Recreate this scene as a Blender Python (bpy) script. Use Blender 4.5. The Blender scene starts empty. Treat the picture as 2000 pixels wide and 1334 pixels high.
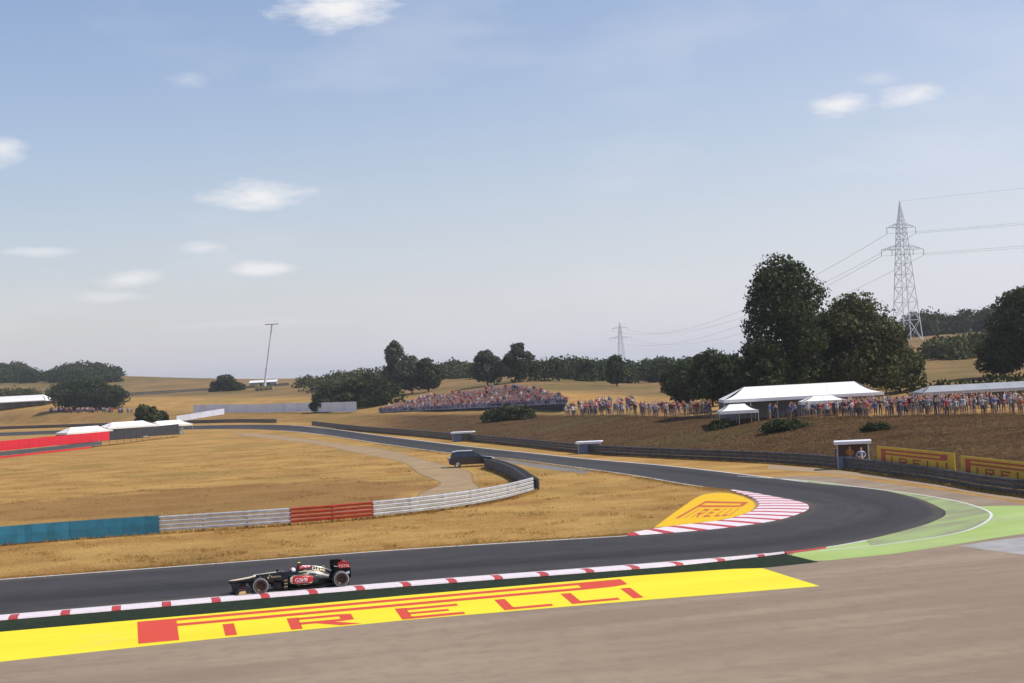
import bpy, bmesh, math, random
import numpy as np
from mathutils import Vector, Matrix
from mathutils.bvhtree import BVHTree
from mathutils.geometry import tessellate_polygon
R_ = math.radians
random.seed(7); rng = np.random.default_rng(7)
S = bpy.context.scene
COL = S.collection

# ------------------------------------------------------------------ camera
F, H, Y0, ROLL = 3000.0, 8.4, 735.0, R_(3.0)      # focal length in photo pixels, eye height, horizon row, roll
PITCH = math.atan((Y0 - 667) / F)
_w = Vector((0, math.cos(PITCH), math.sin(PITCH))); _u = Vector((0, -math.sin(PITCH), math.cos(PITCH))); _r = Vector((1, 0, 0))
CR = _r * math.cos(ROLL) - _u * math.sin(ROLL); CU = _r * math.sin(ROLL) + _u * math.cos(ROLL); CW = _w
cam = bpy.data.objects.new('camera', bpy.data.cameras.new('camera')); COL.objects.link(cam)
cam.data.sensor_width = 36; cam.data.lens = F / 2000 * 36; cam.data.clip_end = 12000; cam.data.clip_start = 0.5
M = Matrix((CR, CU, -CW)).transposed().to_4x4(); M.translation = (0, 0, H); cam.matrix_world = M
S.camera = cam

# ------------------------------------------------------------------ sun, sky, exposure
SUN_AZ, SUN_EL = R_(97), R_(53)
sdir = Vector((math.sin(SUN_AZ) * math.cos(SUN_EL), math.cos(SUN_AZ) * math.cos(SUN_EL), math.sin(SUN_EL)))
sl = bpy.data.lights.new('sun', 'SUN'); sl.energy = 4.6; sl.angle = R_(0.5); sl.color = (1.0, 0.95, 0.87)
so = bpy.data.objects.new('sun', sl); COL.objects.link(so); so.rotation_euler = sdir.to_track_quat('Z', 'Y').to_euler(); so.location = (60, 60, 90)
S.view_settings.view_transform = 'Standard'; S.view_settings.look = 'None'; S.view_settings.gamma = 1
S.view_settings.use_curve_mapping = False; S.view_settings.exposure = 0.0

def ray(px, py):
    return CW + CR * ((px - 1000) / F) + CU * ((667 - py) / F)
def G(px, py, z=0.0):                      # where the sight line meets the level z
    d = ray(px, py); t = (z - H) / d.z
    return Vector((d.x * t, d.y * t, z))
def at(px, py, D):                         # point at depth D (metres along +Y)
    d = ray(px, py); t = D / d.y
    return Vector((d.x * t, D, H + d.z * t))

world = bpy.data.worlds.new('World'); S.world = world; world.use_nodes = True
wt = world.node_tree; wt.nodes.clear()
def wn(t, **k):
    n = wt.nodes.new(t)
    for a, b in k.items(): setattr(n, a, b)
    return n
def wmath(op, a, b=None, c=None, clamp=False):
    n = wn('ShaderNodeMath', operation=op, use_clamp=clamp)
    for i, v in enumerate((a, b, c)):
        if v is None: continue
        if isinstance(v, (int, float)): n.inputs[i].default_value = v
        else: wt.links.new(v, n.inputs[i])
    return n.outputs[0]
sky = wn('ShaderNodeTexSky', sky_type='NISHITA', sun_disc=False, sun_elevation=SUN_EL, sun_rotation=SUN_AZ,
         altitude=200, air_density=1.35, dust_density=.25, ozone_density=1.2)
tc = wn('ShaderNodeTexCoord'); DIRV = tc.outputs['Generated']
nmap = wn('ShaderNodeMapping'); nmap.inputs['Scale'].default_value = (1, 1, 3.2); wt.links.new(DIRV, nmap.inputs['Vector'])
cn = wn('ShaderNodeTexNoise'); cn.inputs['Scale'].default_value = 26; cn.inputs['Detail'].default_value = 7; cn.inputs['Roughness'].default_value = 0.62
wt.links.new(nmap.outputs[0], cn.inputs['Vector'])
cn2 = wn('ShaderNodeTexNoise'); cn2.inputs['Scale'].default_value = 5.0; cn2.inputs['Detail'].default_value = 5; cn2.inputs['Roughness'].default_value = 0.55
wt.links.new(nmap.outputs[0], cn2.inputs['Vector'])
def wdot(v):
    n = wn('ShaderNodeVectorMath', operation='DOT_PRODUCT'); wt.links.new(DIRV, n.inputs[0]); n.inputs[1].default_value = v
    return n.outputs['Value']
# small fair-weather clouds: (centre in photo, half width, half height, thickness)
CLOUDS = [(668, 14, 105, 38, 1.0), (505, 384, 88, 27, 1.0), (5, 290, 38, 28, .75), (1640, 204, 52, 20, .9), (1790, 184, 58, 20, .85),
          (512, 525, 62, 15, .8), (250, 546, 58, 16, .7), (400, 484, 45, 11, .55), (80, 491, 52, 9, .55), (368, 156, 38, 14, .35),
          (205, 580, 85, 10, .45), (1720, 152, 40, 12, .3), (470, 632, 190, 8, .22), (1000, 640, 220, 16, .12), (860, 62, 150, 22, .14)]
acc = None
for cx, cy, a, b, dn in CLOUDS:
    c = ray(cx, cy).normalized(); rr = Vector((c.y, -c.x, 0)).normalized(); uu = rr.cross(c)
    u = wmath('MULTIPLY', wdot(rr), F / a); v = wmath('MULTIPLY', wdot(uu), F / b)
    front = wmath('GREATER_THAN', wdot(c), 0.5)
    r2 = wmath('SQRT', wmath('ADD', wmath('MULTIPLY', u, u), wmath('MULTIPLY', v, v)))
    m = wmath('SUBTRACT', 1.28, r2)
    m = wmath('ADD', m, wmath('MULTIPLY', wmath('SUBTRACT', cn.outputs['Fac'], .52), 2.6))
    m = wmath('MULTIPLY', wmath('SMOOTH_MIN', wmath('MAXIMUM', wmath('MULTIPLY', m, 0.9), 0), 1, .3), dn)
    m = wmath('MULTIPLY', m, front)
    acc = m if acc is None else wmath('MAXIMUM', acc, m)
veil = wmath('MULTIPLY', wmath('MAXIMUM', wmath('SUBTRACT', cn2.outputs['Fac'], .52), 0), .9)
acc = wmath('MAXIMUM', acc, wmath('MINIMUM', veil, .16), clamp=True)
tint = wn('ShaderNodeMixRGB', blend_type='MULTIPLY'); tint.inputs[0].default_value = 1; tint.inputs[2].default_value = (1.06, 1.05, 1.24, 1)
wt.links.new(sky.outputs[0], tint.inputs[1])
sx = wn('ShaderNodeSeparateXYZ'); wt.links.new(DIRV, sx.inputs[0])
sd_ = wdot(Vector((math.sin(SUN_AZ), math.cos(SUN_AZ), 0)))
hz = wmath('POWER', 2.718, wmath('MULTIPLY', wmath('MAXIMUM', sx.outputs['Z'], 0.0), wmath('MULTIPLY_ADD', sd_, 8.0, -7.6)))       # pale summer haze, thicker to the horizon and the sun
sunward = wmath('MULTIPLY_ADD', sd_, .34, 1.0)
hzc = wn('ShaderNodeMixRGB', blend_type='MULTIPLY'); hzc.inputs[0].default_value = 1; hzc.inputs[1].default_value = (7.4, 7.55, 8.6, 1); wt.links.new(sunward, hzc.inputs[2])
hm = wn('ShaderNodeMixRGB'); wt.links.new(wmath('MULTIPLY', hz, .97), hm.inputs[0]); wt.links.new(tint.outputs[0], hm.inputs[1]); wt.links.new(hzc.outputs[0], hm.inputs[2])
cm = wn('ShaderNodeMixRGB'); wt.links.new(acc, cm.inputs[0]); wt.links.new(hm.outputs[0], cm.inputs[1]); cm.inputs[2].default_value = (9.3, 9.2, 9.3, 1)
bg = wn('ShaderNodeBackground'); bg.inputs['Strength'].default_value = 0.1; wt.links.new(cm.outputs[0], bg.inputs['Color'])
wo = wn('ShaderNodeOutputWorld'); wt.links.new(bg.outputs[0], wo.inputs['Surface'])

# ------------------------------------------------------------------ materials
MATS = {}
def mat(name, col, rough=.7, metal=0.0, coat=0.0, noise=0.0, scale=4.0, spec=None, bump=0.0, bscale=None, col2=None, stretch=None, objcol=False, detail=6):
    if name in MATS: return MATS[name]
    m = bpy.data.materials.new(name); m.use_nodes = True; nt = m.node_tree; b = nt.nodes['Principled BSDF']
    b.inputs['Roughness'].default_value = rough; b.inputs['Metallic'].default_value = metal; b.inputs['Coat Weight'].default_value = coat
    if coat: b.inputs['Coat Roughness'].default_value = .06
    if spec is not None: b.inputs['Specular IOR Level'].default_value = spec
    b.inputs['Base Color'].default_value = (*col, 1)
    tcn = nt.nodes.new('ShaderNodeTexCoord'); vec = tcn.outputs['Object']
    if stretch:
        mp = nt.nodes.new('ShaderNodeMapping'); mp.inputs['Scale'].default_value = stretch[:3]
        if len(stretch) > 3: mp.inputs['Rotation'].default_value = (0, 0, stretch[3])
        nt.links.new(vec, mp.inputs['Vector']); vec = mp.outputs[0]
    src = None
    if objcol:
        oi = nt.nodes.new('ShaderNodeObjectInfo'); src = oi.outputs['Color']; nt.links.new(src, b.inputs['Base Color'])
    elif noise or col2:
        n = nt.nodes.new('ShaderNodeTexNoise'); n.inputs['Scale'].default_value = scale; n.inputs['Detail'].default_value = detail; n.inputs['Roughness'].default_value = .65
        nt.links.new(vec, n.inputs['Vector'])
        rp = nt.nodes.new('ShaderNodeValToRGB'); rp.color_ramp.elements[0].position = .32; rp.color_ramp.elements[1].position = .68
        c2 = col2 if col2 else tuple(min(1, c * (1 + noise)) for c in col); c1 = col if col2 else tuple(c * (1 - noise) for c in col)
        rp.color_ramp.elements[0].color = (*c1, 1); rp.color_ramp.elements[1].color = (*c2, 1)
        nt.links.new(n.outputs['Fac'], rp.inputs[0]); nt.links.new(rp.outputs[0], b.inputs['Base Color'])
    if bump:
        n2 = nt.nodes.new('ShaderNodeTexNoise'); n2.inputs['Scale'].default_value = bscale or scale * 8; n2.inputs['Detail'].default_value = 5
        nt.links.new(vec, n2.inputs['Vector'])
        bp = nt.nodes.new('ShaderNodeBump'); bp.inputs['Strength'].default_value = bump; bp.inputs['Distance'].default_value = .05
        nt.links.new(n2.outputs['Fac'], bp.inputs['Height']); nt.links.new(bp.outputs[0], b.inputs['Normal'])
    MATS[name] = m; return m

class N:                                        # tiny node-graph helper for the richer ground materials
    def __init__(s, name):
        s.m = bpy.data.materials.new(name); s.m.use_nodes = True; s.t = s.m.node_tree; s.b = s.t.nodes['Principled BSDF']; MATS[name] = s.m
        s.pos = s.t.nodes.new('ShaderNodeNewGeometry').outputs['Position']
    def put(s, sock, v):
        if hasattr(v, 'is_output'): s.t.links.new(v, sock)
        elif isinstance(v, tuple) and len(v) == 3 and sock.type == 'RGBA': sock.default_value = (*v, 1)
        else: sock.default_value = v
    def noise(s, scale, detail=5, rough=.6, stretch=None, rot=0, vec=None):
        vec = vec or s.pos
        if stretch:
            mp = s.t.nodes.new('ShaderNodeMapping'); mp.vector_type = 'TEXTURE'; mp.inputs['Rotation'].default_value = (0, 0, rot)
            mp.inputs['Scale'].default_value = stretch; s.t.links.new(vec, mp.inputs['Vector']); vec = mp.outputs[0]
        n = s.t.nodes.new('ShaderNodeTexNoise'); n.inputs['Scale'].default_value = scale; n.inputs['Detail'].default_value = detail; n.inputs['Roughness'].default_value = rough
        s.t.links.new(vec, n.inputs['Vector']); return n.outputs['Fac']
    def ramp(s, f, a, b):
        n = s.t.nodes.new('ShaderNodeMapRange'); n.interpolation_type = 'SMOOTHSTEP'; s.t.links.new(f, n.inputs['Value'])
        n.inputs['From Min'].default_value = a; n.inputs['From Max'].default_value = b; return n.outputs[0]
    def math(s, op, a, b=0.0, clamp=False):
        n = s.t.nodes.new('ShaderNodeMath'); n.operation = op; n.use_clamp = clamp; s.put(n.inputs[0], a); s.put(n.inputs[1], b); return n.outputs[0]
    def mix(s, f, a, b, mode='MIX'):
        n = s.t.nodes.new('ShaderNodeMixRGB'); n.blend_type = mode; s.put(n.inputs[0], f); s.put(n.inputs[1], a); s.put(n.inputs[2], b); return n.outputs[0]
    def attr(s, name):
        n = s.t.nodes.new('ShaderNodeAttribute'); n.attribute_name = name; return n.outputs['Fac']
    def uv(s):
        n = s.t.nodes.new('ShaderNodeTexCoord'); return n.outputs['UV']
    def bump(s, h, st, dist=.03):
        n = s.t.nodes.new('ShaderNodeBump'); n.inputs['Strength'].default_value = st; n.inputs['Distance'].default_value = dist
        s.t.links.new(h, n.inputs['Height']); s.t.links.new(n.outputs[0], s.b.inputs['Normal'])
    def done(s, col, rough=.8, spec=.3):
        s.put(s.b.inputs['Base Color'], col); s.put(s.b.inputs['Roughness'], rough); s.b.inputs['Specular IOR Level'].default_value = spec; return s.m

# ------------------------------------------------------------------ object helpers
def link(name, me, parent=None, mats=None, smooth=False):
    o = bpy.data.objects.new(name, me); COL.objects.link(o)
    if parent is not None: o.parent = parent
    if mats is not None:
        for m in (mats if isinstance(mats, (list, tuple)) else [mats]): me.materials.append(m)
    if smooth: me.polygons.foreach_set('use_smooth', [True] * len(me.polygons))
    return o
def tag(o, label=None, cat=None, group=None, kind=None):
    if label: o['label'] = label
    if cat: o['category'] = cat
    if group: o['group'] = group
    if kind: o['kind'] = kind
    return o
def thing(name, label, cat, loc=(0, 0, 0), rz=0, group=None):
    o = bpy.data.objects.new(name, None); COL.objects.link(o); o.location = loc; o.rotation_euler = (0, 0, rz); o.empty_display_size = .2
    return tag(o, label, cat, group)

class MB:
    def __init__(s): s.v = []; s.f = []; s.mi = []
    def quad(s, a, b, c, d, mi=0):
        n = len(s.v); s.v += [tuple(a), tuple(b), tuple(c), tuple(d)]; s.f.append((n, n + 1, n + 2, n + 3)); s.mi.append(mi)
    def poly(s, pts, mi=0):
        n = len(s.v); s.v += [tuple(p) for p in pts]; s.f.append(tuple(range(n, n + len(pts)))); s.mi.append(mi)
    def box(s, c, size, mi=0, rz=0.0, ry=0.0):
        hx, hy, hz = size[0] / 2, size[1] / 2, size[2] / 2; n = len(s.v)
        mt = Matrix.Rotation(rz, 3, 'Z') @ Matrix.Rotation(ry, 3, 'Y')
        for x, y, z in ((-1, -1, -1), (1, -1, -1), (1, 1, -1), (-1, 1, -1), (-1, -1, 1), (1, -1, 1), (1, 1, 1), (-1, 1, 1)):
            p = mt @ Vector((x * hx, y * hy, z * hz)) + Vector(c); s.v.append(tuple(p))
        for q in ((0, 3, 2, 1), (4, 5, 6, 7), (0, 1, 5, 4), (1, 2, 6, 5), (2, 3, 7, 6), (3, 0, 4, 7)):
            s.f.append(tuple(n + i for i in q)); s.mi.append(mi)
    def tube(s, a, b, r0, r1=None, k=6, mi=0, cap=True):
        a, b = Vector(a), Vector(b); r1 = r0 if r1 is None else r1; d = (b - a)
        if d.length < 1e-6: return
        d.normalize(); x = d.orthogonal().normalized(); y = d.cross(x); n = len(s.v)
        for p, r in ((a, r0), (b, r1)):
            for i in range(k):
                t = 2 * math.pi * i / k; s.v.append(tuple(p + x * (math.cos(t) * r) + y * (math.sin(t) * r)))
        for i in range(k):
            s.f.append((n + i, n + (i + 1) % k, n + k + (i + 1) % k, n + k + i)); s.mi.append(mi)
        if cap:
            s.f.append(tuple(n + i for i in reversed(range(k)))); s.mi.append(mi); s.f.append(tuple(n + k + i for i in range(k))); s.mi.append(mi)
    def rings(s, rings, mi=0, cap=True, closed=True):
        n = len(s.v); k = len(rings[0])
        for r in rings: s.v += [tuple(p) for p in r]
        for j in range(len(rings) - 1):
            for i in range(k if closed else k - 1):
                i2 = (i + 1) % k; m = mi(j, i) if callable(mi) else mi
                s.f.append((n + j * k + i, n + j * k + i2, n + (j + 1) * k + i2, n + (j + 1) * k + i)); s.mi.append(m)
        if cap:
            m = mi(0, 0) if callable(mi) else mi
            s.f.append(tuple(n + i for i in reversed(range(k)))); s.mi.append(m)
            e = n + (len(rings) - 1) * k; s.f.append(tuple(e + i for i in range(k))); s.mi.append(m)
    def lathe_y(s, prof, c, k=28, mi=0):            # profile of (radius, y) turned about the y axis through c
        n = len(s.v); L = len(prof)
        for i in range(k):
            t = 2 * math.pi * i / k
            for r, y in prof: s.v.append((c[0] + r * math.cos(t), c[1] + y, c[2] + r * math.sin(t)))
        for i in range(k):
            i2 = (i + 1) % k
            for j in range(L - 1):
                s.f.append((n + i * L + j, n + i2 * L + j, n + i2 * L + j + 1, n + i * L + j + 1)); s.mi.append(mi)
    def mesh(s, name):
        me = bpy.data.meshes.new(name); me.from_pydata(s.v, [], s.f); me.polygons.foreach_set('material_index', s.mi); me.update(); return me
    def build(s, name, mats, parent=None, smooth=False, fix=True):
        me = s.mesh(name)
        if fix:
            bm = bmesh.new(); bm.from_mesh(me); bmesh.ops.recalc_face_normals(bm, faces=bm.faces); bm.to_mesh(me); bm.free()
        return link(name, me, parent, mats, smooth)
def bevel(o, w=.01, seg=2):
    md = o.modifiers.new('bevel', 'BEVEL'); md.width = w; md.segments = seg; md.limit_method = 'ANGLE'; return o
def np_mesh(name, V, Fq, mats=None, mi=None):
    me = bpy.data.meshes.new(name); V = np.asarray(V, np.float32); Fq = np.asarray(Fq, np.int32)
    me.vertices.add(len(V)); me.vertices.foreach_set('co', V.ravel()); k = Fq.shape[1]
    me.loops.add(Fq.size); me.loops.foreach_set('vertex_index', Fq.ravel())
    me.polygons.add(len(Fq)); me.polygons.foreach_set('loop_start', np.arange(0, Fq.size, k, dtype=np.int32))
    if mi is not None: me.polygons.foreach_set('material_index', np.asarray(mi, np.int32))
    for m in mats or []: me.materials.append(m)
    me.update(calc_edges=True); me.validate(); return me
def crom(P, n=8):                                  # smooth curve through points
    P = [Vector(p) for p in P]; out = []
    for i in range(len(P) - 1):
        p0 = P[i - 1] if i else P[0] * 2 - P[1]; p1, p2 = P[i], P[i + 1]; p3 = P[i + 2] if i + 2 < len(P) else P[-1] * 2 - P[-2]
        for k in range(n):
            t = k / n
            out.append(.5 * ((2 * p1) + (p2 - p0) * t + (2 * p0 - 5 * p1 + 4 * p2 - p3) * t * t + (3 * p1 - p0 - 3 * p2 + p3) * t ** 3))
    out.append(P[-1]); return out
def resample(P, step):
    P = [Vector(p) for p in P]; L = [0]
    for a, b in zip(P, P[1:]): L.append(L[-1] + (b - a).length)
    n = max(1, round(L[-1] / step)); out = []; j = 0
    for i in range(n + 1):
        s = L[-1] * i / n
        while j < len(P) - 2 and L[j + 1] < s: j += 1
        t = (s - L[j]) / max(1e-9, L[j + 1] - L[j]); out.append(P[j].lerp(P[j + 1], t))
    return out
def offset(P, d):                                  # sideways copy of a flat polyline
    out = []
    for i, p in enumerate(P):
        a = P[max(0, i - 1)]; b = P[min(len(P) - 1, i + 1)]; t = (b - a); t.z = 0; t.normalize()
        out.append(p + Vector((-t.y, t.x, 0)) * d)
    return out
def ribbon(name, A, B, z, m, kind='structure', parent=None, uv=True):
    n = len(A); V = [(p.x, p.y, z) for p in A] + [(p.x, p.y, z) for p in B]
    Fq = [(i, i + 1, n + i + 1, n + i) for i in range(n - 1)]
    me = bpy.data.meshes.new(name); me.from_pydata(V, [], Fq); me.update()
    if uv:
        l = [0]
        for a, b in zip(A, A[1:]): l.append(l[-1] + (b - a).length)
        ul = me.uv_layers.new(name='UVMap')
        for p in me.polygons:
            for li, vi in zip(p.loop_indices, p.vertices):
                ul.data[li].uv = (l[vi % n], 0 if vi < n else 12.0)
    bm = bmesh.new(); bm.from_mesh(me); bmesh.ops.recalc_face_normals(bm, faces=bm.faces)
    if bm.faces and bm.faces[0].normal.z < 0: bmesh.ops.reverse_faces(bm, faces=bm.faces)
    bm.to_mesh(me); bm.free()
    o = link(name, me, parent, m)
    if kind: o['kind'] = kind
    return o
def flat_poly(name, pts, z, m, kind='structure', parent=None):
    P = [Vector((p.x, p.y, 0)) for p in pts]; tri = tessellate_polygon([P])
    fs = [tuple(t) if ((P[t[1]] - P[t[0]]).cross(P[t[2]] - P[t[0]])).z > 0 else tuple(reversed(t)) for t in tri]
    me = bpy.data.meshes.new(name); me.from_pydata([(p.x, p.y, z) for p in P], [], fs); me.update()
    o = link(name, me, parent, m)
    if kind: o['kind'] = kind
    return o
def pxs(L, n=8): return crom([G(*p) for p in L], n) if n > 1 else [G(*p) for p in L]

# ------------------------------------------------------------------ terrain
def yh(px): return 735 - math.tan(ROLL) * (px - 1000)
# feature lines of the valley: photo column -> foot of bank, crest, plateau, slope, ridge as (distance, height)
TERR = {-300: [(600, 0), (640, 5), (700, 9), (850, 15), (1150, 33)],
        0: [(560, 0), (585, 4.6), (640, 8), (800, 14), (1100, 30)],
        250: [(465, 0), (510, 3), (600, 7), (800, 13), (1000, 21.5)],
        500: [(400, 0), (450, 1.6), (560, 5), (700, 9.5), (900, 15.5)],
        750: [(275, 0), (340, 1.0), (420, 3.5), (650, 9.5), (900, 12.5)],
        1000: [(195, 0), (270, 1.2), (340, 5), (500, 8), (900, 11)],
        1250: [(151, 0), (205, 2.0), (300, 2.6), (420, 4), (900, 9)],
        1500: [(131, 0), (165, 2.2), (185, 2.6), (300, 4), (700, 10)],
        1750: [(108, 0), (150, 2.4), (180, 2.6), (230, 4.5), (640, 16)],
        2000: [(92, 0), (140, 2.4), (170, 2.7), (220, 4.2), (620, 17)],
        2300: [(80, 0), (135, 2.4), (165, 2.8), (215, 4.4), (600, 17)]}
_kx = np.array(sorted(TERR)); _kd = np.array([[p[0] for p in TERR[k]] for k in _kx], float); _kz = np.array([[p[1] for p in TERR[k]] for k in _kx], float)
def _vn(x, y, s):                                   # cheap smooth value noise
    return (np.sin(x * s * 1.3 + 1.7 * np.sin(y * s * .7)) + np.sin(y * s * 1.1 + 2.1 * np.sin(x * s * .9) + 1.3)) * .5
def terr(x, y):
    x = np.asarray(x, float); y = np.asarray(y, float)
    r = np.hypot(x, y); az = np.arctan2(x, y); azc = np.clip(az, -.415, .415)
    D = r * np.cos(azc); px = np.clip(1000 + F * np.tan(azc), _kx[0], _kx[-1])
    z = np.zeros_like(D); kd = [np.interp(px, _kx, _kd[:, k]) for k in range(5)]; kz = [np.interp(px, _kx, _kz[:, k]) for k in range(5)]
    for k in range(4):
        t = np.clip((D - kd[k]) / (kd[k + 1] - kd[k]), 0, 1); t2 = t * t * (3 - 2 * t) * .5 + t * .5
        z = z + (kz[k + 1] - kz[k]) * t2
    t = np.clip((D - kd[4]) / 2500, 0, 1); z = z - t * kz[4] * .7
    far = np.clip((D - kd[0]) / 60, 0, 1)
    z = z + far * (.10 * _vn(x, y, .12) + .05 * _vn(y, x, .5)) + far * np.clip((D - 300) / 500, 0, 1) * 1.0 * _vn(x, y, .012)
    return z
def tz(x, y): return float(terr(np.array([x]), np.array([y]))[0])
def foot(x, y):                                     # 0 on the level infield, 1 on the bank behind the barrier
    r = np.hypot(x, y); az = np.clip(np.arctan2(x, y), -.415, .415); D = r * np.cos(az); px = np.clip(1000 + F * np.tan(az), _kx[0], _kx[-1])
    d0 = np.interp(px, _kx, _kd[:, 0]); d1 = np.interp(px, _kx, _kd[:, 1]); d2 = np.interp(px, _kx, _kd[:, 2]); d3 = np.interp(px, _kx, _kd[:, 3])
    return D, px, d0, d1, d2, d3

azs = np.unique(np.concatenate([np.linspace(-180, -24, 40), np.linspace(-24, 24, 260), np.linspace(24, 180, 40)]))
rs = np.concatenate([[.01], np.geomspace(4, 60, 24), np.geomspace(62, 1300, 240), np.geomspace(1350, 6000, 16)])
AZ, RR = np.meshgrid(np.radians(azs), rs); GX = RR * np.sin(AZ); GY = RR * np.cos(AZ); GZ = terr(GX, GY)
na = len(azs); idx = np.arange(len(rs) * na).reshape(len(rs), na)
Fq = np.stack([idx[:-1, :-1], idx[:-1, 1:], idx[1:, 1:], idx[1:, :-1]], -1).reshape(-1, 4)[:, ::-1]
g = N('dry_grass_ground')
big = g.noise(.035, 4, .55); mid = g.noise(.16, 5, .65); strk = g.noise(.22, 4, .6, (6, 1, 1), R_(16)); fine = g.noise(5.5, 4, .75); clump = g.noise(1.3, 4, .7)
gold = g.mix(g.ramp(mid, .35, .65), (.34, .185, .052), (.46, .28, .088))
gold = g.mix(g.math('MULTIPLY', g.ramp(strk, .45, .7), .55), gold, (.27, .135, .045))
gold = g.mix(g.math('MULTIPLY', g.ramp(big, .50, .64), .5), gold, (.22, .165, .045))
# reddish bare patch inside the loop of the service road
geo = g.t.nodes.new('ShaderNodeVectorMath'); geo.operation = 'SUBTRACT'; g.t.links.new(g.pos, geo.inputs[0]); pc = G(420, 975); geo.inputs[1].default_value = (pc.x, pc.y, 0)
e2 = g.t.nodes.new('ShaderNodeVectorMath'); e2.operation = 'MULTIPLY'; g.t.links.new(geo.outputs[0], e2.inputs[0]); e2.inputs[1].default_value = (1 / 19, 1 / 17, 0)
e3 = g.t.nodes.new('ShaderNodeVectorMath'); e3.operation = 'LENGTH'; g.t.links.new(e2.outputs[0], e3.inputs[0])
soilm = g.ramp(g.math('ADD', e3.outputs['Value'], g.math('MULTIPLY', g.math('SUBTRACT', mid, .5), .9)), 1.15, .8)
gold = g.mix(g.math('MULTIPLY', soilm, .75), gold, g.mix(g.ramp(strk, .4, .6), (.20, .10, .035), (.27, .15, .05)))
brown = g.mix(g.ramp(mid, .35, .65), (.075, .040, .018), (.115, .064, .028))
brown = g.mix(g.math('MULTIPLY', g.ramp(big, .52, .62), .5), brown, (.085, .075, .022))
hill = g.mix(g.ramp(big, .42, .58), (.25, .15, .062), (.16, .115, .042)); hill = g.mix(g.math('MULTIPLY', g.ramp(mid, .5, .65), .5), hill, (.10, .085, .030))
cover = g.mix(g.attr('bank'), gold, brown); cover = g.mix(g.attr('hill'), cover, hill)
cover = g.mix(g.math('MULTIPLY', g.ramp(fine, .45, .7), .35), cover, (.14, .085, .03)); cover = g.mix(g.math('MULTIPLY', g.ramp(clump, .55, .72), .28), cover, (.43, .31, .13))
g.bump(g.math('ADD', fine, clump), .6, .12)
gm = g.done(cover, .95, .1)
me = np_mesh('ground', np.stack([GX, GY, GZ], -1).reshape(-1, 3), Fq, [gm])
Dv, pv, d0, d1, d2, d3 = foot(GX.ravel(), GY.ravel())
bank = np.clip((Dv - d0 - 1) / 5, 0, 1) * np.clip((d1 * 1.06 - Dv) / (d1 * .05), 0, 1); bank *= np.clip((pv - 560) / 250, .35, 1)
hl = np.clip((Dv - d2) / 40, 0, 1)
for nm, arr in (('bank', bank), ('hill', hl)):
    a = me.attributes.new(nm, 'FLOAT', 'POINT'); a.data.foreach_set('value', arr.astype(np.float32))
me.polygons.foreach_set('use_smooth', [True] * len(me.polygons))
ground = link('ground', me); ground['kind'] = 'structure'

# ------------------------------------------------------------------ circuit surfaces
PAIRS = [((-700, 1262), (-700, 1185)), ((0, 1203), (0, 1133)), ((400, 1169.5), (400, 1103.5)), ((800, 1136.5), (800, 1073.5)), ((1250, 1103), (1150, 1052)),
         ((1502, 1082), (1277, 1044)), ((1660, 1061), (1405, 1033)), ((1787, 1031), (1511, 1018)), ((1834, 1014), (1566, 1002)), ((1847, 1004), (1580, 992)),
         ((1838, 993), (1568, 982)), ((1787, 972), (1511, 970)), ((1702, 955), (1447, 959)), ((1575, 942), (1355, 948)), ((1320, 912), (1230, 927)),
         ((1150, 897), (1092, 908)), ((1025, 884), (1000, 896)), ((912, 872), (890, 886)), ((750, 852), (750, 867)), ((630, 836), (630, 849)),
         ((549, 830), (549, 841)), ((450, 830), (450, 838)), ((300, 834), (300, 841)), ((0, 845), (0, 852)), ((-400, 862), (-400, 869))]
TO = crom([G(*p[0]) for p in PAIRS], 10); TI = crom([G(*p[1]) for p in PAIRS], 10)
SD = R_(16)                                          # heading of the near straight
a_ = N('track_asphalt'); uvv = a_.uv()
f1 = a_.noise(9, 4, .7); f2 = a_.noise(.6, 4, .6); lane = a_.noise(1.0, 4, .6, (26, .55, 1), 0, uvv); big_ = a_.noise(.05, 3, .5)
c = a_.mix(a_.ramp(lane, .35, .68), (.034, .031, .031), (.052, .048, .047)); c = a_.mix(a_.math('MULTIPLY', a_.ramp(f2, .4, .65), .4), c, (.060, .057, .055))
c = a_.mix(a_.math('MULTIPLY', a_.ramp(f1, .5, .75), .35), c, (.085, .082, .08)); a_.bump(f1, .35, .01)
sxy = a_.t.nodes.new('ShaderNodeSeparateXYZ'); a_.t.links.new(uvv, sxy.inputs[0]); vv = sxy.outputs['Y']
wv = a_.math('ADD', vv, a_.math('MULTIPLY', a_.math('SUBTRACT', a_.noise(.03, 2, .5, (1, 60, 1), 0, uvv), .5), 3.0))
rub = a_.math('MULTIPLY', a_.ramp(a_.math('ABSOLUTE', a_.math('SUBTRACT', wv, 4.2)), 2.4, .3), a_.ramp(a_.noise(.9, 3, .6, (45, .22, 1), 0, uvv), .25, .6))     # rubbered racing line
c = a_.mix(a_.math('MULTIPLY', rub, .62), c, (.017, .016, .016))
joint = a_.ramp(a_.math('ABSOLUTE', a_.math('SUBTRACT', vv, 7.1)), .05, .02); c = a_.mix(a_.math('MULTIPLY', joint, .6), c, (.018, .018, .018))
patchn = a_.ramp(a_.noise(.035, 1, .4, (3, 1, 1), 0, uvv), .56, .57); c = a_.mix(a_.math('MULTIPLY', patchn, .22), c, (.075, .07, .068))
edge_d = a_.math('MINIMUM', vv, a_.math('SUBTRACT', 12.0, vv)); dust = a_.math('MULTIPLY', a_.ramp(edge_d, 1.3, .1), a_.ramp(a_.noise(.5, 5, .7, (6, 1, 1), 0, uvv), .35, .65))
c = a_.mix(a_.math('MULTIPLY', dust, .5), c, (.15, .115, .08))
ribbon('track', TO, TI, .012, a_.done(c, a_.math('ADD', .75, a_.math('MULTIPLY', lane, .2)), .2))
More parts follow.
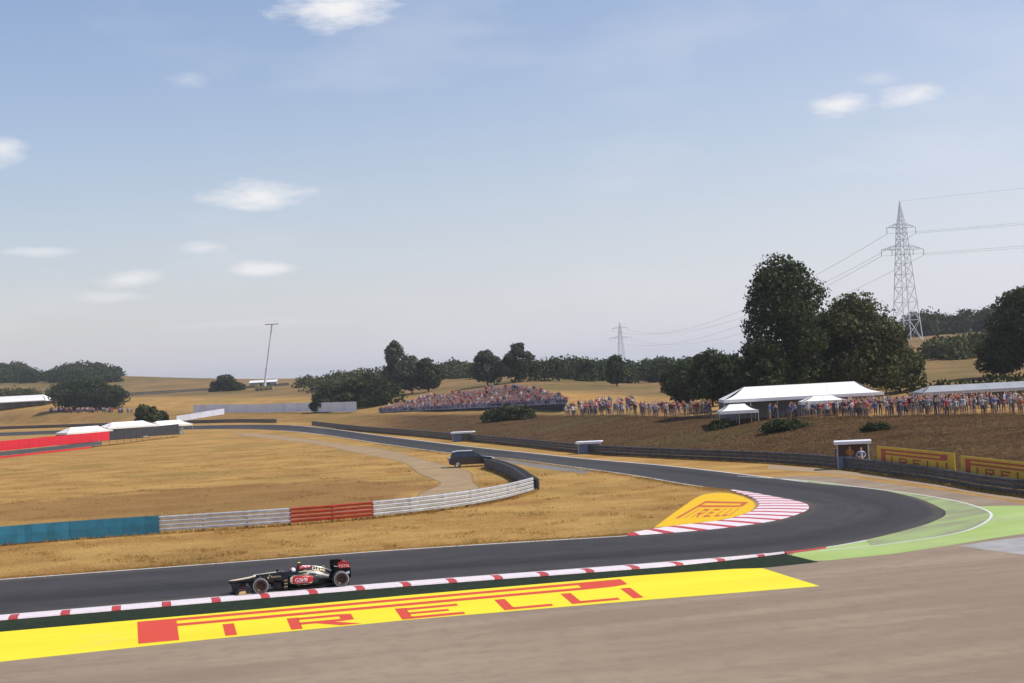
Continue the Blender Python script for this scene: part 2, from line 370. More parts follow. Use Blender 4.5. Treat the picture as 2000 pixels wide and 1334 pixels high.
ro = N('run_off_asphalt')
s1 = ro.noise(.35, 4, .6, (7, 1, 1), SD); s2 = ro.noise(1.3, 5, .65); s3 = ro.noise(14, 3, .8); s4 = ro.noise(.06, 3, .5)
c = ro.mix(ro.ramp(s1, .35, .66), (.245, .180, .122), (.315, .238, .165)); c = ro.mix(ro.math('MULTIPLY', ro.ramp(s2, .45, .68), .4), c, (.19, .14, .10))
c = ro.mix(ro.math('MULTIPLY', ro.ramp(s3, .48, .72), .4), c, (.34, .275, .21)); c = ro.mix(ro.math('MULTIPLY', ro.ramp(s4, .45, .6), .3), c, (.215, .16, .11))
sk = ro.noise(.4, 3, .7, (50, .22, 1), R_(14)); c = ro.mix(ro.math('MULTIPLY', ro.ramp(sk, .60, .74), .38), c, (.10, .08, .065))
grit = ro.noise(45, 2, .9); c = ro.mix(ro.math('MULTIPLY', ro.ramp(grit, .55, .75), .35), c, (.14, .11, .085)); ro.bump(ro.math('ADD', ro.math('ADD', s3, s2), grit), .6, .015)
# the tarmac run-off lies from the outside of the bend to the foot of the barrier and past the camera
BAR_PX = [(2420, 1000), (2000, 969), (1820, 940), (1640, 915.5), (1500, 904.5), (1320, 896), (1150, 886), (1000, 870), (800, 851), (700, 842), (610, 831)]
i0 = min(range(len(TO)), key=lambda i: (TO[i] - G(1500, 933)).length)
edge = TO[:i0 + 1]; barp = [G(*p) for p in [(1560, 929), (1640, 931), (1820, 955), (2000, 984), (2420, 1018)]]
far_l = edge[0]
flat_poly('run_off', [far_l] + edge + barp + [Vector((75, 60, 0)), Vector((75, -40, 0)), Vector((-75, -40, 0))], .004, ro.done(c, .9, .2))
dusty = mat('dusty_shoulder', (.215, .165, .125), .9, noise=.22, scale=.9, bump=.2)
WL = pxs([(1440, 930), (1575, 939), (1681, 952), (1787, 965), (1872, 980), (1924, 996), (1936, 1009), (1915, 1026), (1872, 1041), (1787, 1056), (1702, 1067), (1600, 1077)], 8)
white = mat('white_line_paint', (.62, .60, .58), .75, noise=.12, scale=3)
gp = N('green_run_off_paint'); n1 = gp.noise(.5, 4, .65, (5, 1, 1), R_(30)); n2 = gp.noise(6, 4, .7)
c = gp.mix(gp.ramp(n1, .3, .7), (.30, .40, .11), (.37, .47, .17)); c = gp.mix(gp.math('MULTIPLY', gp.ramp(n2, .5, .75), .4), c, (.30, .30, .19)); c = gp.mix(gp.math('MULTIPLY', gp.ramp(gp.noise(.12, 4, .7), .5, .7), .5), c, (.30, .29, .19)); gp.bump(gp.noise(28, 3), .4, .012)
green_m = gp.done(c, .85, .2)
gtrk = [p for p in TO if True]
ia = min(range(len(TO)), key=lambda i: (TO[i] - G(1560, 1076)).length); ib = min(range(len(TO)), key=lambda i: (TO[i] - G(1842, 989 + 8)).length)
gpoly = TO[ia:ib + 1] + [G(1900, 989), G(2060, 987), G(2200, 990), G(2200, 1022), G(2060, 1035), G(1990, 1044), G(1936, 1052), G(1851, 1066), G(1745, 1082), G(1617, 1095), G(1560, 1096), G(1540, 1089)]
flat_poly('green_paint', gpoly, .008, green_m)
gd = N('worn_green_paint'); n1 = gd.noise(.7, 4, .65, (4, 1, 1), R_(40)); c = gd.mix(gd.ramp(n1, .35, .65), (.235, .245, .145), (.30, .37, .15))
ic = min(range(len(TO)), key=lambda i: (TO[i] - G(1700, 1054)).length); idd = min(range(len(TO)), key=lambda i: (TO[i] - G(1575, 942)).length)
wl_in = offset(WL, 0)
flat_poly('dusty_shoulder', TO[ic:idd + 1] + WL[4:-8], .0095, gd.done(c, .9, .2))
ribbon('outer_white_line', offset(WL, .07), offset(WL, -.07), .016, white)
tar = mat('pale_tarmac', (.31, .295, .285), .9, noise=.22, scale=.7, bump=.3)
flat_poly('service_tarmac', [G(1872, 1066.5), G(1936, 1057), G(2010, 1047), G(2230, 1030), G(2230, 1120), G(2000, 1084)], .0065, tar)
sandm = mat('sand_strip', (.36, .245, .135), .95, col2=(.27, .185, .105), scale=.8, bump=.3)
sp = pxs([(2300, 995), (2000, 973.5), (1820, 944.5), (1640, 919), (1500, 907.5)], 8); sq = pxs([(2300, 1004), (2000, 980), (1820, 950), (1640, 927), (1500, 916)], 8)
ribbon('sand_strip', sp, sq, .0085, sandm)
def cut(P, a, b):
    i = min(range(len(P)), key=lambda k: (P[k] - a).length); j = min(range(len(P)), key=lambda k: (P[k] - b).length); return P[min(i, j):max(i, j) + 1]
# painted edge lines
l1 = cut(TI, G(-700, 1185), G(1230, 1047)); ribbon('track_edge_line', offset(l1, .02), offset(l1, .26), .016, white)
l2 = cut(TI, G(1370, 951), G(549, 841)); ribbon('track_edge_line', offset(l2, .0), offset(l2, .22), .016, white)
l3 = cut(TO, G(1575, 942), G(560, 831)); ribbon('track_edge_line', offset(l3, .02), offset(l3, -.2), .016, white)
l4 = cut(TO, G(1502, 1082), G(1690, 1054)); ribbon('track_edge_line', offset(l4, -.02), offset(l4, -.2), .016, white)
l5 = cut(TO, G(-700, 1262), G(1502, 1082)); ribbon('track_edge_line', offset(l5, .20), offset(l5, .02), .016, white)
l6 = TO[ic:ib + 4]

# kerbs: every painted block a piece of its own
kw = mat('kerb_white', (.72, .62, .63), .6, noise=.10, scale=5, bump=.15); kr = mat('kerb_red', (.46, .035, .035), .6, noise=.22, scale=5, bump=.15)
kconc = mat('kerb_concrete', (.42, .40, .38), .8, noise=.15, scale=3)
def kerb(name, A, B, h, pattern, rowbase=.012):
    root = ribbon(name, A, B, rowbase + .006, kconc, 'structure')
    lens = [0]
    for a, b in zip(A, A[1:]): lens.append(lens[-1] + (b - a).length)
    def pt(P, s):
        s = max(0, min(lens[-1] - 1e-6, s)); k = max(0, np.searchsorted(lens, s, 'right') - 1); t = (s - lens[k]) / (lens[k + 1] - lens[k]); return P[k].lerp(P[k + 1], t)
    s = 0.0; i = 0
    while s < lens[-1] - .05:
        ln, m = pattern(i, s); e = min(lens[-1], s + ln); mb = MB(); sub = max(1, int((e - s) / .8) ); rings = []
        for q in range(sub + 1):
            u = s + .008 + (e - s - .016) * q / sub; a, b = pt(A, u), pt(B, u)
            prof = [(0, .0), (.03, .012), (.35, h * .62), (.72, h), (.97, h * .9), (1, 0)]
            rings.append([a.lerp(b, t) + Vector((0, 0, rowbase + .008 + zz)) for t, zz in prof])
        mb.rings(rings); mb.build('kerb_block', m, root); s = e; i += 1
    return root
KA = cut(TO, G(-700, 1262), G(1515, 1081)); KA = resample(offset(KA, -.02), 1.0)
wid = lambda i, n: 1.45 if i < n * .86 else 1.45 * max(.25, (1 - (i / n - .86) / .14 * .8))
KB = [p + (offset(KA, -1)[i] - p) * wid(i, len(KA)) for i, p in enumerate(KA)]
kerb('kerb', KA, KB, .07, lambda i, s: ((1.6, kw) if i % 2 == 0 else (.34, kr)))
KA2 = resample(offset(cut(TO, G(1515, 1081), G(1606, 1070)), -.05), .8)
KB2 = [p + (offset(KA2, -1)[i] - p) * (.55 - .3 * i / len(KA2)) for i, p in enumerate(KA2)]
kerb('kerb', KA2, KB2, .05, lambda i, s: (1.6, kr))
# apex kerb on the inside of the hairpin
IA = cut(TI, G(1225, 1047.5), G(1425, 957)); IB_px = pxs([(1225, 1044), (1300, 1031), (1405, 1018.5), (1452, 1006), (1476, 994), (1480, 984), (1466, 972), (1440, 964), (1425, 958.5)], 12)
nI = 90
def even(P, n): return [resample(P, sum((b - a).length for a, b in zip(P, P[1:])) / n)[i] for i in range(n + 1)]
IA2, IB2 = even(IA, nI), even(IB_px, nI)
kerb('apex_kerb', IA2, IB2, .06, lambda i, s: ((1.25, kw) if i % 2 else (.6, kr)))

# dark green artificial turf behind the kerb
tf = N('artificial_turf'); n1 = tf.noise(3, 4, .7); n2 = tf.noise(.3, 3, .6, (6, 1, 1), SD)
c = tf.mix(tf.ramp(n1, .35, .7), (.010, .018, .009), (.022, .034, .014)); c = tf.mix(tf.math('MULTIPLY', tf.ramp(n2, .5, .7), .5), c, (.03, .045, .015)); tf.bump(tf.noise(30, 2), .5, .02)
turf_m = tf.done(c, .95, .15)
TFA = [p for p in KB]; 
yt = [G(-700, 1303), G(0, 1234.5), G(400, 1199.5), G(800, 1162.5), G(1250, 1124), G(1430, 1111.5), G(1489, 1110)]
TFB = even(yt + [G(1600, 1098)], len(KB) - 1)
ribbon('artificial_turf', TFA, TFB, .010, turf_m)

# ------------------------------------------------------------------ painted run-off advertisement
yl = N('yellow_paint'); n1 = yl.noise(.5, 4, .6, (7, 1, 1), SD); n2 = yl.noise(7, 4, .7)
c = yl.mix(yl.ramp(n1, .3, .7), (.76, .60, .012), (.82, .68, .020)); c = yl.mix(yl.math('MULTIPLY', yl.ramp(n2, .55, .8), .30), c, (.52, .40, .07)); sk = yl.noise(.5, 3, .7, (40, .25, 1), R_(9)); c = yl.mix(yl.math('MULTIPLY', yl.ramp(sk, .62, .75), .35), c, (.22, .17, .06))
c = yl.mix(yl.math('MULTIPLY', yl.ramp(yl.noise(.25, 4, .7), .55, .75), .25), c, (.62, .52, .16)); yl.bump(yl.noise(28, 3), .4, .012); yl_m = yl.done(c, .7, .25)
rd = N('red_paint'); n2 = rd.noise(6, 4, .7); c = rd.mix(rd.math('MULTIPLY', rd.ramp(n2, .5, .78), .4), (.60, .060, .030), (.58, .18, .05)); sk = rd.noise(.5, 3, .7, (40, .25, 1), R_(9)); c = rd.mix(rd.math('MULTIPLY', rd.ramp(sk, .62, .75), .35), c, (.16, .05, .03)); rd.bump(rd.noise(28, 3), .4, .012); rd_m = rd.done(c, .7, .25)
def PIRELLI(width_scale=1.0):
    """letter shapes as polygons in (u along, v up); total length 0..1"""
    def bar(a, b, c_, d): return [(a, c_), (b, c_), (b, d), (a, d)]
    L = []
    L += [bar(.0, .075, .0, 1.0), bar(.075, 1.0, .88, 1.0), bar(.075, .90, .62, .74), [(.90, .62), (.965, .64), (1.0, .70), (1.0, .88), (.90, .88)]]   # long bowl of the P
    L = [L]
    t = .0
    L.append([bar(.160, .182, 0, .52)])                                                # I
    L.append([bar(.284, .306, 0, .52), bar(.305, .385, .40, .50), bar(.305, .385, .18, .28), [(.385, .18), (.41, .21), (.41, .47), (.385, .50)], [(.335, .18), (.37, .18), (.42, 0), (.38, 0)]])  # R
    L.append([bar(.499, .521, 0, .52), bar(.52, .625, .40, .50), bar(.52, .60, .20, .29), bar(.52, .625, 0, .10)])   # E
    L.append([bar(.704, .726, 0, .52), bar(.725, .805, 0, .10)])                           # L
    L.append([bar(.844, .866, 0, .52), bar(.865, .945, 0, .10)])                           # L
    L.append([bar(.973, .995, 0, .52)])                                                # I
    return L
ad = [G(-260, 1318.5), G(1601, 1145), G(1489, 1110), G(-260, 1259.5)]
advert = flat_poly('painted_advertisement', [ad[0], G(0, 1293), G(400, 1250), G(800, 1211), G(1250, 1173), ad[1], ad[2]] + list(reversed(yt[:-1]))[0:5] + [G(-260, 1259.5)], .0075, yl_m)
BL, TL = G(270, 1258), G(268, 1215); BR, TR = G(1262, 1167), G(1212, 1131.5)
def adv_pt(u, v): return (BL.lerp(BR, u)).lerp(TL.lerp(TR, u), v)
for polys in PIRELLI():
    mb = MB()
    for P in polys:
        pts = []
        for (a, b), (c_, d) in zip(P, P[1:] + P[:1]):
            for k in range(6): pts.append(adv_pt(a + (c_ - a) * k / 6, b + (d - b) * k / 6) + Vector((0, 0, .0115)))
        mb.poly(pts)
    mb.build('painted_letter', rd_m, advert)
# yellow patch on the inside of the hairpin with the same logo
yo = N('ochre_paint'); n2 = yo.noise(3, 4, .7); c = yo.mix(yo.ramp(n2, .4, .75), (.72, .44, .006), (.66, .38, .03)); yo_m = yo.done(c, .8, .2)
ap = pxs([(1277, 1031), (1325, 996), (1371, 967.5), (1422, 963.5), (1462, 975), (1474, 989), (1455, 1003.5), (1390, 1019), (1277, 1031)], 8)
patch = flat_poly('apex_painted_patch', ap[:-1], .010, yo_m)
q0, q1, q2, q3 = G(1318, 1013), G(1425, 1008), G(1462, 981), G(1378, 979)
for polys in PIRELLI():
    mb = MB()
    for P in polys: mb.poly([(q0.lerp(q1, u)).lerp(q3.lerp(q2, u), v) + Vector((0, 0, .014)) for u, v in P])
    mb.build('painted_letter', mat('apex_red_paint', (.50, .085, .015), .8, noise=.2, scale=3), patch)
# service road looping through the infield
def ragged(name, c1, c2, ef=1.6, amp=4.0):
    m = N(name); uv_ = m.uv(); sx_ = m.t.nodes.new('ShaderNodeSeparateXYZ'); m.t.links.new(uv_, sx_.inputs[0]); v_ = sx_.outputs['Y']
    nz = m.noise(.7, 5, .7); n2_ = m.noise(6, 4, .75); c = m.mix(m.ramp(m.noise(.35, 4), .35, .65), c1, c2); c = m.mix(m.math('MULTIPLY', m.ramp(n2_, .5, .72), .35), c, tuple(x * .6 for x in c2)); m.bump(n2_, .5, .03); m.done(c, .95, .1)
    e = m.math('ADD', m.math('MINIMUM', v_, m.math('SUBTRACT', 12.0, v_)), m.math('MULTIPLY', m.math('SUBTRACT', m.math('ADD', m.math('MULTIPLY', nz, .6), m.math('MULTIPLY', n2_, .4)), .5), amp)); al = m.ramp(e, ef * .4, ef)
    tp = m.t.nodes.new('ShaderNodeBsdfTransparent'); ms = m.t.nodes.new('ShaderNodeMixShader'); m.t.links.new(al, ms.inputs[0]); m.t.links.new(tp.outputs[0], ms.inputs[1]); m.t.links.new(m.b.outputs[0], ms.inputs[2]); m.t.links.new(ms.outputs[0], m.t.nodes['Material Output'].inputs['Surface']); return m.m
acc_m = ragged('dusty_service_road', (.36, .25, .135), (.29, .205, .12))
sc_ = pxs([(470, 846), (600, 861), (700, 876), (800, 897), (868, 921), (898, 943), (880, 962), (815, 981), (700, 999), (560, 1012), (380, 1024)], 10)
wob = [1.9 + .5 * math.sin(i * .35) for i in range(len(sc_))]
oA = [p + (offset(sc_, 1)[i] - p) * wob[i] for i, p in enumerate(sc_)]; oB = [p + (offset(sc_, -1)[i] - p) * (wob[i] + .5) for i, p in enumerate(sc_)]
ribbon('service_road', oA, oB, .006, acc_m)
ribbon('service_road', pxs([(940, 885), (1060, 905), (1165, 918)], 6), pxs([(935, 890), (1040, 912), (1140, 925)], 6), .007, mat('grey_service_asphalt', (.17, .16, .155), .9, noise=.2, scale=1.5))

# ------------------------------------------------------------------ barriers and hoardings
steel = mat('galvanised_steel', (.60, .61, .62), .42, .45, noise=.2, scale=2.5)
dsteel = mat('dark_barrier_steel', (.10, .10, .105), .6, .35, noise=.35, scale=1.6)  # much darker base than the infield rail, mottled
redrail = mat('red_painted_rail', (.42, .055, .02), .5, .1, noise=.25, scale=2)
teal = mat('teal_vinyl_banner', (.02, .17, .26), .55, noise=.22, scale=1.2, bump=.25, bscale=3)
postm = mat('steel_post', (.16, .16, .165), .6, .5, noise=.2, scale=3)
rubber = mat('tyre_rubber', (.018, .018, .019), .85, noise=.3, scale=6)
def wbeam(A, B, zc, h, m, parent, side):
    d = (B - A); d.z = 0; d.normalize(); nrm = Vector((-d.y, d.x, 0)) * side
    prof = [(-.5, .0), (-.40, .055), (-.16, .065), (-.06, .012), (.06, .012), (.16, .065), (.40, .055), (.5, .0)]
    mb = MB(); rings = []
    for p in (A - d * .03, B + d * .03): rings.append([p + nrm * (b + .06) + Vector((0, 0, zc + a * h)) for a, b in prof] + [p + nrm * (b + .05) + Vector((0, 0, zc + a * h)) for a, b in reversed(prof)])
    mb.rings(rings); return mb.build('rail', m, parent)
def guard_rail(label, P, beams, h, side, rail_m, seg=3.0, gap=.02, z0=.14, wrap=None, zf=None, post_every=1):
    P = resample(P, seg); base = P[0].copy(); base.z = 0; t = thing('guard_rail', label, 'guard rail', base)
    zf = zf or (lambda p: 0.0)
    for i, (a, b) in enumerate(zip(P, P[1:])):
        A = a - base; B = b - base; A.z = zf(a); B.z = zf(b)
        for k in range(beams): wbeam(A, B, z0 + h / 2 + k * (h + gap), h, rail_m(i, (a + b) / 2), t, side)
        if wrap and wrap((a + b) / 2):
            d = (B - A).normalized(); nrm = Vector((-d.y, d.x, 0)) * side; top = z0 + beams * (h + gap) + .02
            mb = MB(); n = 6; fr = []; 
            for q in range(n + 1):
                p = A.lerp(B, q / n) + nrm * (.165 + .012 * math.sin(q * 2.1 + i * 1.7)); fr.append(p)
            rings = [[p + Vector((0, 0, z0 - .10)), p + nrm * .02 + Vector((0, 0, (top + z0) / 2)), p + Vector((0, 0, top)), p - nrm * .012 + Vector((0, 0, top)), p - nrm * .012 + Vector((0, 0, z0 - .10))] for p in fr]
            mb.rings(rings); mb.build('banner', teal, t, smooth=False)
    for i, p in enumerate(P):
        if i % post_every: continue
        q = p - base; q.z = zf(p); mb = MB(); tp = z0 + beams * (h + gap); d = (P[min(i + 1, len(P) - 1)] - P[max(0, i - 1)])
        mb.box(q + Vector((0, 0, tp / 2 - .1)), (.12, .09, tp + .2), rz=math.atan2(d.y, d.x)); mb.build('post', postm, t)
    return t
# infield rail: teal-wrapped at its left end, a red stretch in the middle
ir = pxs([(-230, 1086), (0, 1066), (150, 1054), (330, 1042), (560, 1027), (760, 1010), (900, 993), (985, 977), (1040, 962)], 8)
def px_of(p): v = p - Vector((0, 0, H)); return 1000 + F * v.dot(CR) / v.dot(CW)
guard_rail('steel four-beam guard rail across the infield, teal banner at left and a red stretch', ir, 4, .205, -1,
           lambda i, p: redrail if 575 < px_of(p) < 690 else steel, 2.6, .035, .16, wrap=lambda p: px_of(p) < 325)
# dark barrier along the far side of the circuit
bl = pxs(BAR_PX, 8); bl = [Vector((p.x, p.y, 0)) for p in bl]
guard_rail('long dark three-beam barrier at the foot of the brown bank', bl, 3, .29, 1, lambda i, p: dsteel, 4.0, .015, .06)
rl = pxs([(1040, 962), (1022, 948), (1005, 935), (975, 922), (948, 915)], 6)
guard_rail('short dark barrier curving back from the end of the steel infield rail', rl, 3, .28, 1, lambda i, p: dsteel, 2.6, .015, .06)
ll = pxs([(540, 826.5), (450, 826), (300, 830), (0, 839), (-250, 847)], 8)
guard_rail('far dark barrier beyond the track at the left edge', ll, 3, .30, 1, lambda i, p: dsteel, 6.0, .015, .06)
# tyre wall: stacks of old tyres at the end of the infield rail
def tyre_ring(mb, c, r, w, k=14):
    prof = [(r * .55, -w * .42), (r * .78, -w * .5), (r, -w * .32), (r, w * .32), (r * .78, w * .5), (r * .55, w * .42), (r * .55, -w * .42)]
    n = len(mb.v); L = len(prof)
    for i in range(k):
        t = 2 * math.pi * i / k
        for a, z in prof: mb.v.append((c[0] + a * math.cos(t), c[1] + a * math.sin(t), c[2] + z))
    for i in range(k):
        i2 = (i + 1) % k
        for j in range(L - 1): mb.f.append((n + i * L + j, n + i2 * L + j, n + i2 * L + j + 1, n + i * L + j + 1)); mb.mi.append(0)
mb = MB(); tyre_ring(mb, (0, 0, 0), .31, .21); tyre_me = mb.mesh('tyre'); tyre_me.materials.append(rubber)
stk = resample(pxs([(1046, 957), (1030, 946), (1012, 933), (985, 921), (962, 914)], 6), .66)
for i, p in enumerate(stk):
    t = thing('tyre_stack', 'stack of four black tyres in the row curving behind the end of the infield rail', 'tyre stack', p, group='tyre stacks behind the infield rail')
    for k in range(4):
        o = bpy.data.objects.new('tyre', tyre_me); COL.objects.link(o); o.parent = t; o.location = (random.uniform(-.02, .02), random.uniform(-.02, .02), .11 + k * .212)

def hoarding(name, label, P, h, mats, panel=2.5, z0=.1, text=None, zf=None, cat='hoarding', thick=.05, group=None):
    P = resample(P, panel); base = P[0].copy(); zf = zf or (lambda p: 0.0); base.z = zf(P[0]); t = thing(name, label, cat, base, group=group)
    for i, (a, b) in enumerate(zip(P, P[1:])):
        A = Vector((a.x, a.y, zf(a))) - base; B = Vector((b.x, b.y, zf(b))) - base; d = (B - A); d2 = d.copy(); d2.z = 0; d2.normalize(); n = Vector((-d2.y, d2.x, 0)) * thick / 2
        rings = [[p - n + Vector((0, 0, z0)), p + n + Vector((0, 0, z0)), p + n + Vector((0, 0, z0 + h)), p - n + Vector((0, 0, z0 + h))] for p in (A + d * .006, B - d * .006)]
        mb = MB(); mb.rings(rings); mb.build('panel', mats[i % len(mats)] if isinstance(mats, list) else mats(i, len(P) - 1), t)
    for i, p in enumerate(P):
        q = Vector((p.x, p.y, zf(p))) - base; mb = MB(); d = P[min(i + 1, len(P) - 1)] - P[max(0, i - 1)]; nn = Vector((-d.y, d.x, 0)).normalized() * (thick / 2 + .035)
        if nn.y < 0: nn = -nn
        mb.box(q + nn + Vector((0, 0, (z0 + h) / 2 - .15)), (.06, .06, z0 + h + .3), rz=math.atan2(d.y, d.x)); mb.build('post', postm, t)
    return t
yb = mat('yellow_vinyl_board', (.62, .40, .008), .5, noise=.1, scale=1.5); rb = mat('red_vinyl_letter', (.42, .030, .015), .5)
# two yellow boards with the tyre maker's name behind the barrier
def logo_board(label, A, B, zb, zt):
    t = thing('advertising_board', label, 'advertising board', A, group=None); d = B - A; L = d.length; d.normalize(); n = Vector((d.y, -d.x, 0))
    if n.y > 0: n = -n
    h = zt - zb; k = 4
    for i in range(k):
        a = d * (L * i / k + .01); b = d * (L * (i + 1) / k - .01); mb = MB()
        mb.rings([[p - n * .03 + Vector((0, 0, zb)), p + n * .03 + Vector((0, 0, zb)), p + n * .03 + Vector((0, 0, zt)), p - n * .03 + Vector((0, 0, zt))] for p in (a, b)]); mb.build('panel', yb, t)
        mb = MB(); mb.box((a + b) / 2 - n * .08 + Vector((0, 0, zt / 2 - .1)), (.07, .07, zt + .2)); mb.build('post', postm, t)
    for polys in PIRELLI():
        mb = MB()
        for P in polys:
            ring = [d * (L * (.06 + .86 * u)) + n * .034 + Vector((0, 0, zb + h * (.12 + .76 * v))) for u, v in P]
            mb.rings([ring, [p + n * .006 for p in ring]])
        mb.build('letter', rb, t)
    return t
def behind(px, py, dd):
    p = G(px, py); q = p + Vector((p.x, p.y, 0)).normalized() * dd; q.z = tz(q.x, q.y); return q
b1, b2, b3 = behind(1716, 927, 2.0), behind(1868, 949, 2.0), behind(1880, 951, 2.0)
logo_board('yellow board with red lettering behind the barrier, beside the marshals\' shelter', b1, b2, .55, 1.95)
logo_board('yellow board with red lettering behind the barrier, cut by the right edge of the picture', b3, behind(2052, 979, 2.0), .55, 1.85)

# ------------------------------------------------------------------ people
skin = mat('skin', (.50, .27, .18), .6); hair = mat('hair', (.035, .022, .015), .7); shoe = mat('shoe', (.04, .035, .035), .6)
shirt_oc = mat('shirt_cloth', (.5, .5, .5), .85, objcol=True); trouser = mat('trouser_cloth', (.045, .055, .09), .85, noise=.2, scale=3); short_m = mat('shorts_cloth', (.22, .18, .13), .85)
def skin_mesh(name, nodes, edges, sub=1):
    names = list(nodes); me = bpy.data.meshes.new(name + '_sk'); me.from_pydata([nodes[n][:3] for n in names], [(names.index(a), names.index(b)) for a, b in edges], [])
    o = bpy.data.objects.new(name + '_sk', me); COL.objects.link(o); md = o.modifiers.new('s', 'SKIN'); md.use_smooth_shade = True
    for i, n in enumerate(names):
        sv = me.skin_vertices[0].data[i]; r = nodes[n][3]; sv.radius = r if isinstance(r, tuple) else (r, r); sv.use_root = (i == 0)
    if sub:
        m2 = o.modifiers.new('u', 'SUBSURF'); m2.levels = sub; m2.render_levels = sub
    dg = bpy.context.evaluated_depsgraph_get(); out = bpy.data.meshes.new_from_object(o.evaluated_get(dg)); out.name = name
    bpy.data.objects.remove(o); bpy.data.meshes.remove(me); return out
def person_nodes(pose):
    n = {'pelvis': (0, 0, .96, (.15, .11)), 'waist': (0, 0, 1.12, (.14, .10)), 'chest': (0, -.01, 1.34, (.17, .115)), 'neck': (0, 0, 1.49, .062), 'jaw': (0, -.025, 1.57, (.07, .08)), 'brow': (0, -.012, 1.68, (.078, .092)), 'crown': (0, .0, 1.735, .058)}
    e = [('pelvis', 'waist'), ('waist', 'chest'), ('chest', 'neck'), ('neck', 'jaw'), ('jaw', 'brow'), ('brow', 'crown')]
    for s, k in ((-1, 'l'), (1, 'r')):
        n[k + 'hip'] = (s * .10, 0, .90, .10); n[k + 'knee'] = (s * .12, -.02, .50, .066); n[k + 'ankle'] = (s * .13, .02, .09, .045); n[k + 'toe'] = (s * .15, -.15, .045, (.045, .035))
        n[k + 'shoulder'] = (s * .20, 0, 1.42, .065)
        e += [('pelvis', k + 'hip'), (k + 'hip', k + 'knee'), (k + 'knee', k + 'ankle'), (k + 'ankle', k + 'toe'), ('chest', k + 'shoulder')]
        el, ha, fi = (s * .27, .04, 1.14), (s * .27, -.06, .90), (s * .26, -.10, .80)
        if pose == 'folded': el, ha, fi = (s * .28, -.02, 1.15), (s * .06, -.23, 1.17), (-s * .03, -.24, 1.18)
        if pose == 'shade' and s == 1: el, ha, fi = (s * .36, -.10, 1.42), (s * .17, -.17, 1.64), (s * .07, -.17, 1.69)
        if pose == 'hips': el, ha, fi = (s * .40, .08, 1.17), (s * .20, -.06, 1.01), (s * .15, -.10, .99)
        if pose == 'phone': el, ha, fi = (s * .25, -.10, 1.18), (s * .09, -.33, 1.38), (s * .05, -.38, 1.44)
        n[k + 'elbow'] = (*el, .048); n[k + 'hand'] = (*ha, .035); n[k + 'finger'] = (*fi, (.032, .022))
        e += [(k + 'shoulder', k + 'elbow'), (k + 'elbow', k + 'hand'), (k + 'hand', k + 'finger')]
    if pose == 'seated':
        for nm in list(n):
            x, y, z, r = n[nm]; n[nm] = (x, y, z - .50, r)
        for s, k in ((-1, 'l'), (1, 'r')):
            n[k + 'hip'] = (s * .10, -.04, .45, .095); n[k + 'knee'] = (s * .13, -.42, .50, .066); n[k + 'ankle'] = (s * .13, -.40, .09, .045); n[k + 'toe'] = (s * .14, -.56, .045, (.045, .035))
            n[k + 'elbow'] = (s * .27, -.10, .66, .048); n[k + 'hand'] = (s * .15, -.32, .60, .035); n[k + 'finger'] = (s * .12, -.40, .58, (.032, .022))
    return n, e
def person_mesh(pose, sub=1, pants=1, off=0.0):
    nd, ed = person_nodes(pose); me = skin_mesh('person', nd, ed, sub); me.materials.clear()
    for m in (shirt_oc, trouser if pants == 1 else short_m, skin, hair, shoe): me.materials.append(m)
    arms = [Vector(nd[k][:3]) for k in ('lhand', 'rhand', 'lfinger', 'rfinger')]; zo = -.5 if pose == 'seated' else 0
    low = .5 if pants == 2 else .1; mi = []
    for p in me.polygons:
        c = p.center; z = c.z - zo
        if z > 1.70 or (z > 1.56 and c.y > .01): k = 3
        elif z > 1.47 and abs(c.x) < .12: k = 2
        elif min((c - a).length for a in arms) < .13: k = 2
        elif pose == 'seated': k = 4 if c.z < .1 else (1 if (c.z < .56 and (c.y < -.08 or c.z < .44) and abs(c.x) < .24) else 0)
        elif z < .10: k = 4
        elif z < .98 and abs(c.x) < .235: k = 1 if z > low else 2
        else: k = 0
        mi.append(k)
    me.polygons.foreach_set('material_index', mi); me.polygons.foreach_set('use_smooth', [True] * len(mi)); return me
PM = [person_mesh(p, 1, q) for p, q in (('stand', 1), ('folded', 1), ('shade', 2), ('hips', 2), ('phone', 1), ('stand', 2), ('folded', 2))]
SHIRTS = [(.45, .04, .04), (.50, .46, .45), (.40, .38, .36), (.03, .035, .07), (.07, .10, .26), (.30, .06, .06), (.52, .50, .48), (.02, .02, .022), (.22, .05, .09), (.12, .15, .25), (.26, .22, .12), (.45, .11, .04), (.07, .07, .075)]  # shirt tones darkened to stand in for shade over the crest crowd
SHIRT_NAMES = ['bright red', 'white', 'off-white', 'navy', 'royal blue', 'brick red', 'plain white', 'black', 'maroon', 'slate blue', 'khaki', 'orange', 'charcoal']
def crest(px):
    i = np.interp(px, _kx, _kd[:, 1]); return i
cnt = 0; taken = []
